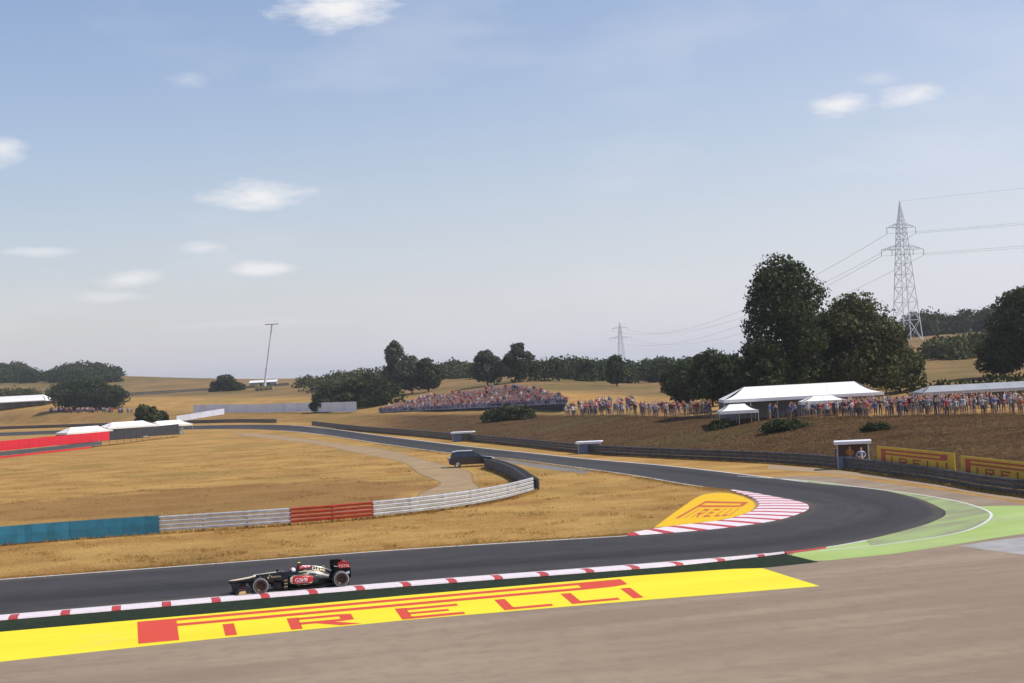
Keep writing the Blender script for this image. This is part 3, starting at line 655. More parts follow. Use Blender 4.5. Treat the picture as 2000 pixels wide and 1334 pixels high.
while cnt < 292:
    px = random.triangular(1100, 2060, 1800) if cnt % 5 else random.uniform(1095, 1480)
    D = crest(px) + (random.uniform(2.0, 15) if px > 1380 else random.uniform(3, 20)); x = (px - 1000) / F * D
    if any((x - a) ** 2 + (D - b) ** 2 < .36 for a, b in taken): continue
    if 169 < D and 1380 < px: continue
    taken.append((x, D)); o = bpy.data.objects.new('person', random.choice(PM)); COL.objects.link(o)
    o.location = (x, D, tz(x, D) - .01); o.rotation_euler = (0, 0, math.atan2(-x, D) * -1 * 0 + random.gauss(0, .6)); s = random.uniform(.93, 1.06); o.scale = (s, s, s)
    sh_, cn_ = random.choice(list(zip(SHIRTS, SHIRT_NAMES))); o.color = (*sh_, 1)
    where = 'left of the cream awning' if px < 1390 else 'in front of the white marquee' if px < 1700 else 'between the white marquee and the grey tent' if px < 1790 else 'in front of the grey tent'
    tag(o, 'spectator in %s top %s' % (cn_, where), 'person', 'spectators in %s tops %s' % (cn_, where)); cnt += 1

# ------------------------------------------------------------------ hillside stand full of people
conc = mat('stand_concrete', (.25, .235, .22), .9, noise=.2, scale=.6); dark_st = mat('stand_dark_fascia', (.02, .02, .022), .8); bench_m = mat('bench_plastic', (.28, .09, .10), .6)
L0, R0 = (742, 806, 365), (1108, 789, 262)
NR = 11; ROWS = []
for r in range(NR):
    row = []
    for k in range(25):
        u = .025 * r + (1 - .05 * r) * k / 24; px = L0[0] + (R0[0] - L0[0]) * u; D = L0[2] + (R0[2] - L0[2]) * u; y = L0[1] + (R0[1] - L0[1]) * u
        b = at(px, y, D); dirv = Vector((b.x, b.y, 0)).normalized(); fr = .32 + .40 * u
        row.append(b + dirv * (.95 * r) + Vector((0, 0, (.40 * fr + .02) * r + .25)))
    ROWS.append(row)
stand = thing('grandstand', 'long terraced hillside stand packed with spectators in red and white', 'grandstand', (ROWS[0][12].x, ROWS[0][12].y, tz(ROWS[0][12].x, ROWS[0][12].y)))
sb = Vector(stand.location)
for r in range(NR):
    A = [p - sb for p in ROWS[r]]; dn = [Vector((p.x, p.y, 0)).normalized() for p in ROWS[r]]
    mb = MB(); mb.rings([[a + Vector((0, 0, -1.6 - .35 * r)), a, a + d * .94, a + d * .94 + Vector((0, 0, -1.6 - .35 * r))] for a, d in zip(A, dn)]); mb.build('terrace', conc if r else dark_st, stand)
    mb = MB(); mb.rings([[a + d * .45 + Vector((0, 0, .38)), a + d * .75 + Vector((0, 0, .38)), a + d * .75 + Vector((0, 0, .43)), a + d * .45 + Vector((0, 0, .43))] for a, d in zip(A, dn)]); mb.build('bench', bench_m, stand)
mb = MB(); mb.rings([[p - sb - d * .10 + Vector((0, 0, -.2)), p - sb - d * .05 + Vector((0, 0, -.2)), p - sb - d * .05 + Vector((0, 0, .75)), p - sb - d * .10 + Vector((0, 0, .75))] for p, d in zip(ROWS[0], [Vector((p.x, p.y, 0)).normalized() for p in ROWS[0]])])
mb.build('parapet', mat('parapet_banner', (.34, .31, .40), .8, noise=.4, scale=.5), stand)
seat_me = person_mesh('seated', 0); stand_me = person_mesh('stand', 0)
CSH = [(.50, .06, .07), (.58, .52, .52), (.45, .20, .22), (.62, .58, .57), (.12, .12, .18), (.35, .05, .08), (.18, .24, .42), (.05, .05, .055)]
cloth = [mat('crowd_cloth_%d' % i, c, .85) for i, c in enumerate(CSH)]
def mesh_np(me):
    v = np.empty(len(me.vertices) * 3, np.float32); me.vertices.foreach_get('co', v); q = [tuple(p.vertices) if len(p.vertices) == 4 else tuple(p.vertices) + (p.vertices[-1],) for p in me.polygons]
    tri = []; m = []
    for p in me.polygons:
        vs = list(p.vertices)
        for k in range(1, len(vs) - 1): tri.append((vs[0], vs[k], vs[k + 1])); m.append(p.material_index)
    return v.reshape(-1, 3), np.array(tri), np.array(m)
sv, sf, sm = mesh_np(seat_me); pv_, pf_, pm_ = mesh_np(stand_me); CV, CF, CM = [], [], []; nv = 0
def crowd_add(p, face, standing):
    global nv
    v, f, m = (pv_, pf_, pm_) if standing else (sv, sf, sm); c, s_ = math.cos(face), math.sin(face); k = random.uniform(.92, 1.06)
    V = np.stack([v[:, 0] * c - v[:, 1] * s_, v[:, 0] * s_ + v[:, 1] * c, v[:, 2]], -1) * k + np.array(p)
    CV.append(V); CF.append(f + nv); sh = random.randrange(8); CM.append(np.where(m == 0, sh, m + 7)); nv += len(v)
for r in range(NR):
    P = resample(ROWS[r], .56); fade = r / NR
    for i, p in enumerate(P):
        if random.random() < .10: continue
        d = Vector((p.x, p.y, 0)).normalized(); stn = random.random() < .06
        crowd_add(p + d * (.12 if stn else .58) + Vector((0, 0, .01 if stn else -.04)), math.atan2(d.y, d.x) - math.pi / 2 + random.gauss(0, .25), stn)
for k in range(90):                                   # people along the rail far left and below the stand
    px = random.uniform(90, 290); D = np.interp(px, _kx, _kd[:, 1]) + random.uniform(-4, 4); x = (px - 1000) / F * D; crowd_add((x, D, tz(x, D)), random.gauss(0, .5), True)
for k in range(60):
    px = random.uniform(1110, 1230); D = random.uniform(240, 262); x = (px - 1000) / F * D; crowd_add((x, D, tz(x, D)), random.gauss(0, .5), True)
cme = np_mesh('crowd', np.concatenate(CV), np.concatenate(CF), cloth + [trouser, skin, hair, shoe], np.concatenate(CM))
tag(link('crowd', cme), 'far crowd of spectators packed on the hillside stand and along distant rails', 'crowd', kind='stuff')

# ------------------------------------------------------------------ tents, huts, far hoardings
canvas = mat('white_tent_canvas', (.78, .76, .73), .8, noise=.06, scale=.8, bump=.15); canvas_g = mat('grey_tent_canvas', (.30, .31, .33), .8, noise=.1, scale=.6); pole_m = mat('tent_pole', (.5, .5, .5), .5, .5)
def marquee(label, c, L, W, eave, ridge, rz, canv=canvas, bays=4, wall=True, name='marquee', group=None, hip=None):
    """hipped tent: sloping roof panels (one a bay), valance, poles, back wall"""
    t = thing(name, label, 'tent', c, rz, group); hip = L / bays * .6 if hip is None else hip; n = bays
    xs = [-L / 2 + L * i / n for i in range(n + 1)]; rx = [max(-L / 2 + hip, min(L / 2 - hip, x)) for x in xs]
    for i in range(n):
        x0, x1, r0, r1 = xs[i] + .01, xs[i + 1] - .01, rx[i] + .005, rx[i + 1] - .005; mb = MB(); sg = 5
        for s in (-1, 1):
            for k in range(sg):                        # slight sag in the cloth
                def pt(e, r_, q):
                    f = q / sg; sag = -.18 * math.sin(math.pi * f) * (ridge - eave) ; return Vector((e + (r_ - e) * f, s * W / 2 * (1 - f), eave + (ridge - eave) * f + sag))
                mb.quad(pt(x0, r0, k), pt(x1, r1, k), pt(x1, r1, k + 1), pt(x0, r0, k + 1))
        mb.build('roof_panel', canv, t)
        for s in (-1, 1):
            mb = MB(); mb.box(((x0 + x1) / 2, s * (W / 2 + .012), eave - .14), (x1 - x0, .02, .34)); mb.build('valance', canv, t)
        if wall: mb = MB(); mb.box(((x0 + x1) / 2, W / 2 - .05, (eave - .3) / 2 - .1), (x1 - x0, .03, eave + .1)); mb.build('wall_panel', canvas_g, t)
    for s in (-1, 1):
        mb = MB(); a = s * L / 2; rr_ = s * (L / 2 - hip); mb.poly([(a, -W / 2, eave), (a, W / 2, eave), (rr_, 0, ridge)]); mb.build('roof_end', canv, t)
        mb = MB(); mb.box((a, 0, eave - .14), (.02, W, .34)); mb.build('valance', canv, t)
    for x in xs:
        for s in (-1, 1): mb = MB(); mb.tube((x, s * (W / 2 - .1), -.3), (x, s * (W / 2 - .1), eave), .04, k=8); mb.build('pole', pole_m, t)
    return t
def on(px, D, dz=0): x = (px - 1000) / F * D; return Vector((x, D, tz(x, D) + dz))
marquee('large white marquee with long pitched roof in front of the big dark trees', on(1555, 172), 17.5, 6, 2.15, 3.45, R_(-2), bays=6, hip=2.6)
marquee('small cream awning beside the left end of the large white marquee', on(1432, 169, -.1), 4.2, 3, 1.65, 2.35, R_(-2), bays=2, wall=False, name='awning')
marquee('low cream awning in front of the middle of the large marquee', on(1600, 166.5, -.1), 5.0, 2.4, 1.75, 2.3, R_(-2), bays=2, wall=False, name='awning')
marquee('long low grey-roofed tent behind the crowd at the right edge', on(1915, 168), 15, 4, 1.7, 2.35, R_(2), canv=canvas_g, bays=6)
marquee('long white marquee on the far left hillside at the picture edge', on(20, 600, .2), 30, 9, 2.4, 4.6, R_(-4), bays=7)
hoarding('hoarding', 'long pale banner fence on the far hillside in the middle left', [on(372, 479), on(450, 462), on(540, 440), on(620, 411), on(690, 384)], 2.5, lambda i, n: mat('white_banner_%d' % (i % 3), [(.86, .86, .87), (.84, .78, .83), (.87, .86, .87)][i % 3], .7, noise=.08, scale=.8), 4.0, .2, zf=lambda p: tz(p.x, p.y))
hoarding('hoarding', 'short white banner fence below the left end of the long pale one', [on(338, 446), on(385, 450), on(432, 455)], 1.7, lambda i, n: mat('pale_banner', (.68, .70, .78), .7, noise=.1, scale=.8), 3.5, .2, zf=lambda p: tz(p.x, p.y))
dark_hedge_m = None
# red and dark trackside boards at far left with a low white tent behind
redb = mat('red_hoarding_vinyl', (.60, .012, .03), .5, noise=.08, scale=1); darkb = mat('dark_hoarding_vinyl', (.022, .026, .035), .5, noise=.2, scale=1)
hp = pxs([(-160, 908), (0, 893), (120, 880), (215, 870), (290, 860.5), (350, 853)], 6)
hoarding('hoarding', 'row of red then black advertising boards on the infield at far left', hp, 1.55, lambda i, n: redb if px_of(G(0, 893).lerp(G(350, 853), 0) * 0 + hp[min(len(hp) - 1, int(i / n * len(hp)))]) < 212 else darkb, 3.0, .95)
hoarding('hoarding', 'low dark grey boards with a red foot under the red advertising boards', [p + Vector((.05, -.5, 0)) for p in pxs([(-160, 909), (0, 894), (120, 881), (200, 872)], 6)], .62, lambda i, n: darkb if i % 1 else mat('grey_hoarding_vinyl', (.07, .08, .095), .5, noise=.15, scale=1), 3.0, .30)
hoarding('hoarding', 'thin red base boards at the far left trackside', [p + Vector((.05, -.75, 0)) for p in pxs([(-160, 910), (0, 895), (100, 884), (180, 875)], 6)], .27, lambda i, n: redb, 3.0, .02)
p0, p1 = G(60, 877), G(330, 850)
for i, (u, w, L, hh, lab) in enumerate(((.30, 4.5, 9.5, 3.15, 'low white tent behind the red advertising boards, nearest the left edge'), (.62, 5, 11.5, 3.45, 'largest low white tent behind the black boards at far left'), (.95, 4, 9.0, 3.0, 'white tent at the right end of the trackside boards'))):
    c = p0.lerp(p1, u) + Vector((0, 5.5, 0)); d = p1 - p0
    marquee(lab, c, L, w, hh - .95, hh, math.atan2(d.y, d.x) * .6, bays=3)
# marshals' shelter by the barrier
hut_w = mat('shelter_white_panel', (.74, .74, .77), .6, noise=.05, scale=2); hut_b = mat('shelter_blue_panel', (.13, .16, .26), .6); hut_d = mat('shelter_brown_panel', (.10, .06, .05), .7)
def shelter(label, c, w, d, h, rz=0):
    t = thing('marshal_shelter', label, 'shelter', c, rz)
    o = MB(); o.box((0, 0, h + .06), (w + .5, d + .5, .12)); bevel(o.build('roof', hut_w, t), .03)
    o = MB(); o.box((0, -d / 2 - .23, h - .04), (w + .46, .03, .16)); o.build('fascia', hut_w, t)
    for sx in (-1, 1):
        for sy in (-1, 1): o = MB(); o.tube((sx * w / 2, sy * d / 2, -.3), (sx * w / 2, sy * d / 2, h), .04, k=8); o.build('post', pole_m, t)
    o = MB(); o.box((0, d / 2, h / 2), (w - .1, .04, h - .1)); o.build('back_panel', hut_d, t)
    o = MB(); o.box((-w / 4, -d / 2, .5), (w / 2 - .1, .04, .95)); o.build('front_panel', hut_b, t)
    o = MB(); o.box((w / 4, -d / 2, .5), (w / 2 - .1, .04, .95)); o.build('front_panel', mat('shelter_green_panel', (.10, .12, .08), .7), t)
    return t
hs = behind(1668, 919, 2.2)
shelter('small white-roofed marshals\' shelter behind the barrier, left of the yellow boards', hs, 2.3, 1.3, 2.0, R_(-12))
for k, (px, py, sh, lab) in enumerate(((1640, 916, (.07, .09, .22), 'marshal in dark blue standing beside the left post of the white-roofed shelter'), (1662, 919, (.5, .18, .03), 'marshal in orange under the white-roofed shelter'), (1684, 922, (.30, .33, .45), 'marshal in pale blue at the right side of the white-roofed shelter'))):
    q = behind(px, py, 1.75 if k else 1.2); o = bpy.data.objects.new('person', PM[(0, 1, 3)[k]]); COL.objects.link(o); o.location = q - Vector((0, 0, .01)); o.rotation_euler = (0, 0, -.4 + .3 * k); o.color = (*sh, 1); tag(o, lab, 'person')
hs2 = behind(1152, 887, 1.4); shelter('tiny white-topped marshals\' post at the middle of the far barrier', hs2, 2.2, 1.2, 1.15, R_(-10))
hs3 = behind(905, 863, 1.5); shelter('tiny pale marshals\' post along the far barrier below the grandstand', hs3, 2.6, 1.2, 1.2, R_(-10))
# small shed on the far hill
def shed(label, c, L, W, h, rz, wm, rm):
    t = thing('shed', label, 'shed', c, rz); o = MB(); o.box((0, 0, h / 2 - .4), (L, W, h + .8)); o.build('wall', wm, t)
    o = MB(); o.rings([[(x, -W / 2 - .3, h), (x, 0, h + .9), (x, W / 2 + .3, h), (x, W / 2 + .3, h - .12), (x, 0, h + .78), (x, -W / 2 - .3, h - .12)] for x in (-L / 2 - .3, L / 2 + .3)]); o.build('roof', rm, t)
    o = MB(); o.box((L * .2, -W / 2 - .02, h * .42), (1.2, .06, h * .8)); o.build('door', darkb, t)
    for x in (-.3, -.1): o = MB(); o.box((L * x, -W / 2 - .02, h * .6), (1.1, .06, .8)); o.build('window', darkb, t)
    return t
shed('white-roofed long shed on the far hill above the banner fence', on(512, 690), 12, 5, 2.2, 0, mat('shed_wall', (.30, .28, .26), .8, noise=.1), hut_w)
guard_rail('thin dark rail of the road crossing the far left hillside', [on(225, 640), on(320, 650), on(420, 662), on(560, 668)], 2, .5, 1, lambda i, p: dsteel, 10, .1, .3, zf=lambda p: tz(p.x, p.y))
# spectator fence along the crest
fence_w = mat('fence_wire', (.22, .22, .22), .6, .5)
def wire_fence(label, P, h, seg=3.0):
    P = resample(P, seg); base = Vector((P[0].x, P[0].y, tz(P[0].x, P[0].y))); t = thing('wire_fence', label, 'fence', base)
    Q = [Vector((p.x, p.y, tz(p.x, p.y))) - base for p in P]
    for q in Q: o = MB(); o.tube(q + Vector((0, 0, -.3)), q + Vector((0, 0, h)), .035, k=6); o.build('post', postm, t)
    for k in range(4):
        o = MB()
        for a, b in zip(Q, Q[1:]): o.tube(a + Vector((0, 0, h * (.25 + .24 * k))), b + Vector((0, 0, h * (.25 + .24 * k))), .008, k=4, cap=False)
        o.build('wire', fence_w, t)
wire_fence('wire fence in front of the spectators along the crest of the bank', [on(px, float(crest(px)) + .6) for px in range(1100, 2140, 80)], 1.1)

# ------------------------------------------------------------------ trees
def leaf_mat(name, a, b):
    m = N(name); n1 = m.noise(.5, 3); n2 = m.noise(3, 2); c = m.mix(m.ramp(n1, .35, .65), a, b); c = m.mix(m.math('MULTIPLY', m.ramp(n2, .5, .7), .4), c, tuple(min(1, x * 1.7) for x in b))
    mt = m.done(c, .7, .2); tr = m.t.nodes.new('ShaderNodeBsdfTranslucent'); m.put(tr.inputs['Color'], tuple(x * 1.2 for x in b)); ms = m.t.nodes.new('ShaderNodeMixShader'); ms.inputs[0].default_value = .18
    out = m.t.nodes['Material Output']; m.t.links.new(m.b.outputs[0], ms.inputs[1]); m.t.links.new(tr.outputs[0], ms.inputs[2]); m.t.links.new(ms.outputs[0], out.inputs['Surface']); return mt
LF = [leaf_mat('dark_foliage', (.024, .034, .010), (.046, .062, .016)), leaf_mat('olive_foliage', (.042, .048, .015), (.080, .084, .026)), leaf_mat('grey_green_foliage', (.042, .054, .034), (.070, .084, .048))]
bark = mat('bark', (.055, .042, .032), .95, noise=.35, scale=5, bump=.4)
def crown_arrays(h, w, n, kind, rg, leaf=.34):
    """leaf-sized faces clustered on many boughs; returns verts (n*4,3) and bough list"""
    boughs = []
    nb = {'tall': 58, 'round': 46, 'bush': 18, 'slim': 22, 'sparse': 20}[kind]
    for i in range(nb):
        f = (i + .5) / nb; t = rg.uniform(0, 2 * math.pi)
        if kind in ('tall', 'slim'): prof = w * .5 * (.62 + .38 * math.sin(math.pi * min(1, f * 1.1))) * (1 if f < .75 else (1 - (f - .75) * 2.3)); z = h * (.10 + .86 * f)
        elif kind == 'round': prof = w * .5 * math.sin(math.pi * (.16 + .78 * f)) ** .7; z = h * (.20 + .74 * f)
        elif kind == 'sparse': prof = w * .5 * math.sin(math.pi * (.1 + .85 * f)); z = h * (.30 + .68 * f)
        else: prof = w * .5 * math.cos(f * math.pi / 2 * .92) ** .6; z = h * (.06 + .82 * f)
        rr = prof * math.sqrt(rg.uniform(.1, .85)); br = w * rg.uniform(.13, .24) * (1.15 if kind != 'sparse' else .75)
        boughs.append((rr * math.cos(t), rr * math.sin(t), z, br, br * rg.uniform(.65, 1.0)))
    k = rg.choice(nb, n); B = np.array(boughs)[k]; d = rg.normal(size=(n, 3)); d /= np.linalg.norm(d, axis=1)[:, None]
    rad = rg.uniform(.55, 1.0, n) ** .5 * (1 + .25 * np.sin(d[:, 0] * 7 + k) * np.sin(d[:, 2] * 6 + k)); C = B[:, :3] + d * np.stack([B[:, 3], B[:, 3], B[:, 4]], -1) * rad[:, None]
    C[:, 2] = np.maximum(C[:, 2], h * .03)
    nn = d + rg.normal(size=(n, 3)) * .8; nn /= np.linalg.norm(nn, axis=1)[:, None]; a = np.cross(nn, rg.normal(size=(n, 3))); a /= np.linalg.norm(a, axis=1)[:, None]; b = np.cross(nn, a)
    s = leaf * rg.uniform(.55, 1.35, n)[:, None]; V = np.stack([C - a * s - b * s * .25, C + b * s * -.75, C + a * s + b * s * .2, C + b * s * .8], 1)
    return V.reshape(-1, 3), boughs
def tree_meshes(h, w, n, kind, seed, leaf, lm):
    rg = np.random.default_rng(seed); V, bs = crown_arrays(h, w, n, kind, rg, leaf)
    cm_ = np_mesh('crown', V, np.arange(len(V)).reshape(-1, 4), [lm]); mb = MB(); tr = max(.08, h * .022); top = Vector((0, 0, h * .8)); prev = Vector((0, 0, -.5)); lean = Vector((rg.uniform(-.03, .03), rg.uniform(-.03, .03), 0)) * h
    N_ = 7; pts = [Vector((0, 0, -.5)).lerp(top, i / N_) + lean * (i / N_) ** 2 + Vector((rg.uniform(-.05, .05), rg.uniform(-.05, .05), 0)) * tr * 3 for i in range(N_ + 1)]
    for i in range(N_): mb.tube(pts[i], pts[i + 1], tr * (1.15 - .95 * i / N_), tr * (1.15 - .95 * (i + 1) / N_), 8, cap=(i in (0, N_ - 1)))
    for (x, y, z, br, _) in bs[::2]:
        j = max(1, min(N_, int((z * .72) / (h * .8) * N_))); mid_ = pts[j].lerp(Vector((x, y, z)), .55) + Vector((0, 0, -.05 * h)); mb.tube(pts[j], mid_, tr * .38, tr * .22, 5, cap=False); mb.tube(mid_, (x, y, z), tr * .22, tr * .06, 5, cap=False)
    tm = mb.mesh('trunk'); tm.materials.append(bark); return cm_, tm
TREES = {}
def tree(name, label, px, D, h, w, kind, lm=0, n=5000, leaf=.34, rz=0.0, group=None, cat='tree'):
    key = (kind, lm, n, round(h / w, 1), leaf)
    if key not in TREES: TREES[key] = (h, w) + tree_meshes(h, w, n, kind, len(TREES) + 11, leaf, LF[lm])
    h0, w0, cm_, tm = TREES[key]; p = on(px, D); t = thing(name, label, cat, p, rz, group); t.scale = (w / w0, w / w0, h / h0)
    link('trunk', tm, t); link('crown', cm_, t); return t
tree('tree', 'tallest dark tree, rising behind the left half of the white marquee', 1536, 190, 18.2, 10.5, 'tall', 0, 30000, .20, .4)
tree('tree', 'broad dark tree behind the right half of the white marquee', 1672, 193, 12.9, 11.0, 'round', 1, 28000, .20, 1.1)
tree('tree', 'lower dark tree filling the gap between the two big trees', 1610, 198, 11.5, 7.5, 'round', 0, 15000, .21, 2.2)
tree('tree', 'dark tree under the left shoulder of the tallest tree', 1492, 186, 8.2, 6.2, 'round', 0, 13000, .21, .2)
tree('tree', 'low dark tree left of the tallest tree, above the cream awning', 1418, 205, 6.8, 6.5, 'round', 0, 13000, .21, 3.0)
tree('tree', 'rounded tree second left of the tallest tree on the crest', 1385, 226, 7.6, 6.0, 'round', 0, 13000, .21, 1.9)
tree('tree', 'small dark tree at the left end of the clump beside the tallest tree', 1330, 250, 6.0, 7.0, 'round', 0, 13000, .21, .8)
tree('tree', 'olive tree right of the broad dark tree, behind the grey tent', 1752, 205, 6.2, 6.4, 'round', 1, 13000, .21, 4.0)
tree('tree', 'large dark tree cut by the right edge of the picture', 2010, 225, 12.8, 10.5, 'round', 0, 26000, .21, 2.6)
tree('tree', 'lower bushy tree left of the large tree at the right edge', 1948, 232, 6.6, 6.5, 'round', 1, 13000, .21, .5)
tree('tree', 'tall slim tree standing above the left end of the grandstand', 768, 455, 16.2, 6.8, 'tall', 2, 7500, .34, .6)
tree('tree', 'second slim tree to the right of the tall slim tree above the grandstand', 800, 460, 10.5, 8.0, 'round', 2, 7500, .34, 1.6)
tree('tree', 'low rounded tree right of the slim pair above the grandstand', 832, 452, 9.5, 7.5, 'round', 0, 7500, .34, 2.8)
tree('tree', 'tree left of the dark wood behind the top of the grandstand', 948, 430, 9.5, 8.0, 'round', 2, 7500, .34, 3.4)
tree('tree', 'sparse-topped tree behind the middle of the grandstand', 1012, 428, 10.5, 9.0, 'sparse', 2, 4500, .34, 5.0)
tree('tree', 'small round tree on the skyline between the stand and the dark clump', 1200, 400, 7.8, 5.0, 'round', 0, 6000, .32, .9)
for px, D, h, w, lab in ((640, 415, 6.5, 10, 'dark bushy tree at the left of the clump above the long pale banner'), (690, 408, 7.2, 11, 'dark bushy tree in the middle of the clump above the long pale banner'), (738, 400, 6.2, 10, 'dark bushy tree at the right of the clump, beside the end of the stand'), (715, 430, 7.5, 9, 'dark tree at the back of the clump left of the stand')):
    tree('tree', lab, px, D, h, w, 'bush', 0, 8000, .32, px * .1)
for px, D, h, w, lab in ((135, 560, 9.5, 13, 'dark round tree at the left of the pair on the far left hillside'), (178, 552, 10.0, 13, 'dark round tree at the right of the pair on the far left hillside'), (215, 545, 7.5, 10, 'smaller dark tree beside the pair on the far left hillside')):
    tree('tree', lab, px, D, h, w, 'round', 0, 8000, .38, px * .1)
tree('bush', 'dark bush standing right behind the white trackside tents at left', 280, 330, 6.2, 6.5, 'bush', 1, 8000, .25, .3, cat='bush')
tree('bush', 'smaller dark bush leaning on the bush behind the white trackside tents', 307, 334, 4.6, 4.5, 'bush', 0, 7000, .25, 1.3, cat='bush')
tree('bush', 'dark bush on the far hill road above the left end of the banner', 435, 655, 6.0, 12, 'bush', 0, 2600, .6, 2.3, cat='bush')
for px, D, h, w, lab in ((955, 262, 1.9, 3.6, 'olive bush at the left of the three on the bank below the grandstand'), (988, 259, 2.3, 4.2, 'largest olive bush in the middle of the bank below the grandstand'), (1020, 256, 1.8, 3.2, 'olive bush at the right of the three on the bank below the grandstand')):
    tree('bush', lab, px, D, h, w, 'bush', 1, 6000, .16, px * .1, cat='bush')
for px, dd, h, w, lab in ((1400, 14, .55, 3.0, 'low dark scrub standing in for a tree shadow on the bank below the awning'), (1520, 12, .65, 4.2, 'low dark scrub standing in for a tree shadow on the bank below the marquee'), (1700, 18, .4, 2.6, 'low scrub on the brown bank above the marshals\' shelter')):  # scrub clumps added in place of the tree shadows on the bank
    d0_, d1_ = np.interp(px, _kx, _kd[:, 0]), np.interp(px, _kx, _kd[:, 1]); tree('bush', lab, px, float(d1_ - (d1_ - d0_) * .3), h, w, 'bush', 0, 4000, .12, px * .1, cat='bush')
def hedge(name, label, P, h, w, lm, per_m=38, leaf=.22):
    P = resample(P, 1.0); V = []; base = P[0]
    for p in P:
        zz = tz(p.x, p.y); n = per_m; c = np.stack([rng.uniform(-.6, .6, n), rng.normal(0, w / 4, n), rng.uniform(0, 1, n) ** .7 * h * rng.uniform(.8, 1.1)], -1) + np.array([p.x - base.x, p.y - base.y, zz - base.z])
        a = rng.normal(size=(n, 3)); a /= np.linalg.norm(a, axis=1)[:, None]; b = np.cross(a, rng.normal(size=(n, 3))); b /= np.linalg.norm(b, axis=1)[:, None]
        s = leaf * rng.uniform(.6, 1.3, n)[:, None]; V.append(np.stack([c - a * s, c - b * s * .6, c + a * s, c + b * s * .6], 1).reshape(-1, 3))
    V = np.concatenate(V); me = np_mesh(name, V, np.arange(len(V)).reshape(-1, 4), [LF[lm]]); o = link(name, me); o.location = base; tag(o, label, 'hedge'); return o
hedge('hedge', 'dark clipped hedge running behind the grey tent at the right', [on(1770, 184), on(1880, 183), on(2090, 182)], 2.5, 1.2, 0, 70, .26)
def wood(label, spots, leaf, n, lm):
    V = []
    for i, (px, D, h, w) in enumerate(spots):
        rg = np.random.default_rng(1000 + i); v, _ = crown_arrays(h, w, n, 'round' if i % 3 else 'bush', rg, leaf); p = on(px, D); V.append(v + np.array(p))
    V = np.concatenate(V); o = link('wood', np_mesh('wood', V, np.arange(len(V)).reshape(-1, 4), [LF[lm]])); tag(o, label, 'wood', kind='stuff')
u_ = random.uniform
wood('dark wood along the skyline of the far left ridge', [(u_(-120, 235), u_(900, 1080), u_(4, 7.5), u_(12, 18)) for _ in range(60)], .7, 900, 0)
wood('dark belt of woodland behind the grandstand and the crest', [(u_(870, 1420), u_(430, 700), u_(3.6, 6.4), u_(8, 13)) for _ in range(62)], .45, 1000, 0)
wood('dark wood on top of the hill at the right edge', [(u_(1775, 2150), u_(600, 690), u_(6, 9) , u_(10, 15)) for _ in range(50)], .55, 900, 0)
wood('hedgerows and trees scattered over the far hillside', [(x_, d_, u_(3, 5), u_(8, 14)) for x_, d_ in [(u_(560, 940), u_(560, 640)) for _ in range(34)] + [(u_(-60, 120), u_(640, 700)) for _ in range(14)] + [(u_(1790, 1950), u_(330, 350)) for _ in range(6)]], .5, 700, 1)

# ------------------------------------------------------------------ pylons, cables, crane mast
lat = mat('pylon_steel', (.62, .64, .68), .7, .0, noise=.1, scale=.3)
def pylon(label, base, h, arms, rz, r=.10):
    t = thing('pylon', label, 'pylon', base, rz); wb, wt_ = h * .075, h * .014; body = h * .80
    def cor(z, i):
        f = min(1, z / body); w = wb + (wt_ * 1.8 - wb) * f if z < body else wt_ * 1.8 * (1 - (z - body) / (h - body)) + .05; return Vector(((-1, 1, 1, -1)[i] * w, (-1, -1, 1, 1)[i] * w, z))
    for i in range(4):
        o = MB(); o.tube(cor(-1, i), cor(body, i), r, r * .8, 5); o.tube(cor(body, i), cor(h, i), r * .8, r * .4, 5); o.build('leg', lat, t)
    o = MB(); z = 0.0
    while z < h * .97:
        st = max(h * .03, (wb * 2) * (1 - z / h) * 1.0); z2 = min(h * .98, z + st)
        for i in range(4):
            j = (i + 1) % 4; o.tube(cor(z, i), cor(z2, j), r * .5, k=4, cap=False); o.tube(cor(z, j), cor(z2, i), r * .5, k=4, cap=False); o.tube(cor(z2, i), cor(z2, j), r * .5, k=4, cap=False)
        z = z2
    o.build('bracing', lat, t); tips = []
    for z, L in arms:
        o = MB(); cw = cor(z, 0).length * .5
        for s in (-1, 1):
            tip = Vector((s * L, 0, z + .1)); tips.append(tip)
            for y in (-1, 1):
                a = Vector((s * abs(cor(z, 0).x), y * abs(cor(z, 0).y), z)); b = Vector((s * abs(cor(z + h * .035, 0).x), y * abs(cor(z + h * .035, 0).y), z + h * .035))
                o.tube(a, tip, r * .7, k=4); o.tube(b, tip, r * .7, k=4)
                for k in range(1, 5): o.tube(a.lerp(tip, k / 5), b.lerp(tip, (k - .5) / 5), r * .4, k=4, cap=False)
            for k in range(1, 5): o.tube(Vector((tip.x * k / 5, abs(cor(z, 0).y) * (1 - k / 5), z)), Vector((tip.x * k / 5, -abs(cor(z, 0).y) * (1 - k / 5), z)), r * .4, k=4, cap=False)
        o.build('crossarm', lat, t)
        for s in (-1, 1):
            for q in ((1, .5) if L > 7 else (1,)): o = MB(); o.tube((s * L * q, 0, z), (s * L * q, 0, z - 2.0), .10, k=6); o.build('insulator', mat('insulator_glass', (.18, .16, .13), .3), t)
    return t
pb = on(1772, 520); pyl_h = at(1772, 392, 520).z - pb.z
za = [(at(1772, 487, 520).z - pb.z, 8.2), (at(1772, 444, 520).z - pb.z, 5.6)]
pylon('tall lattice pylon with two wide crossarms above the dark trees at right', pb, pyl_h, za, R_(18), .17)
pb2 = on(1212, 1250); h2 = at(1212, 628, 1250).z - pb2.z
pylon('distant small lattice pylon on the skyline right of the centre', pb2, h2, [(at(1212, 660, 1250).z - pb2.z, 9.5), (at(1212, 641, 1250).z - pb2.z, 6.5)], R_(12), .2)
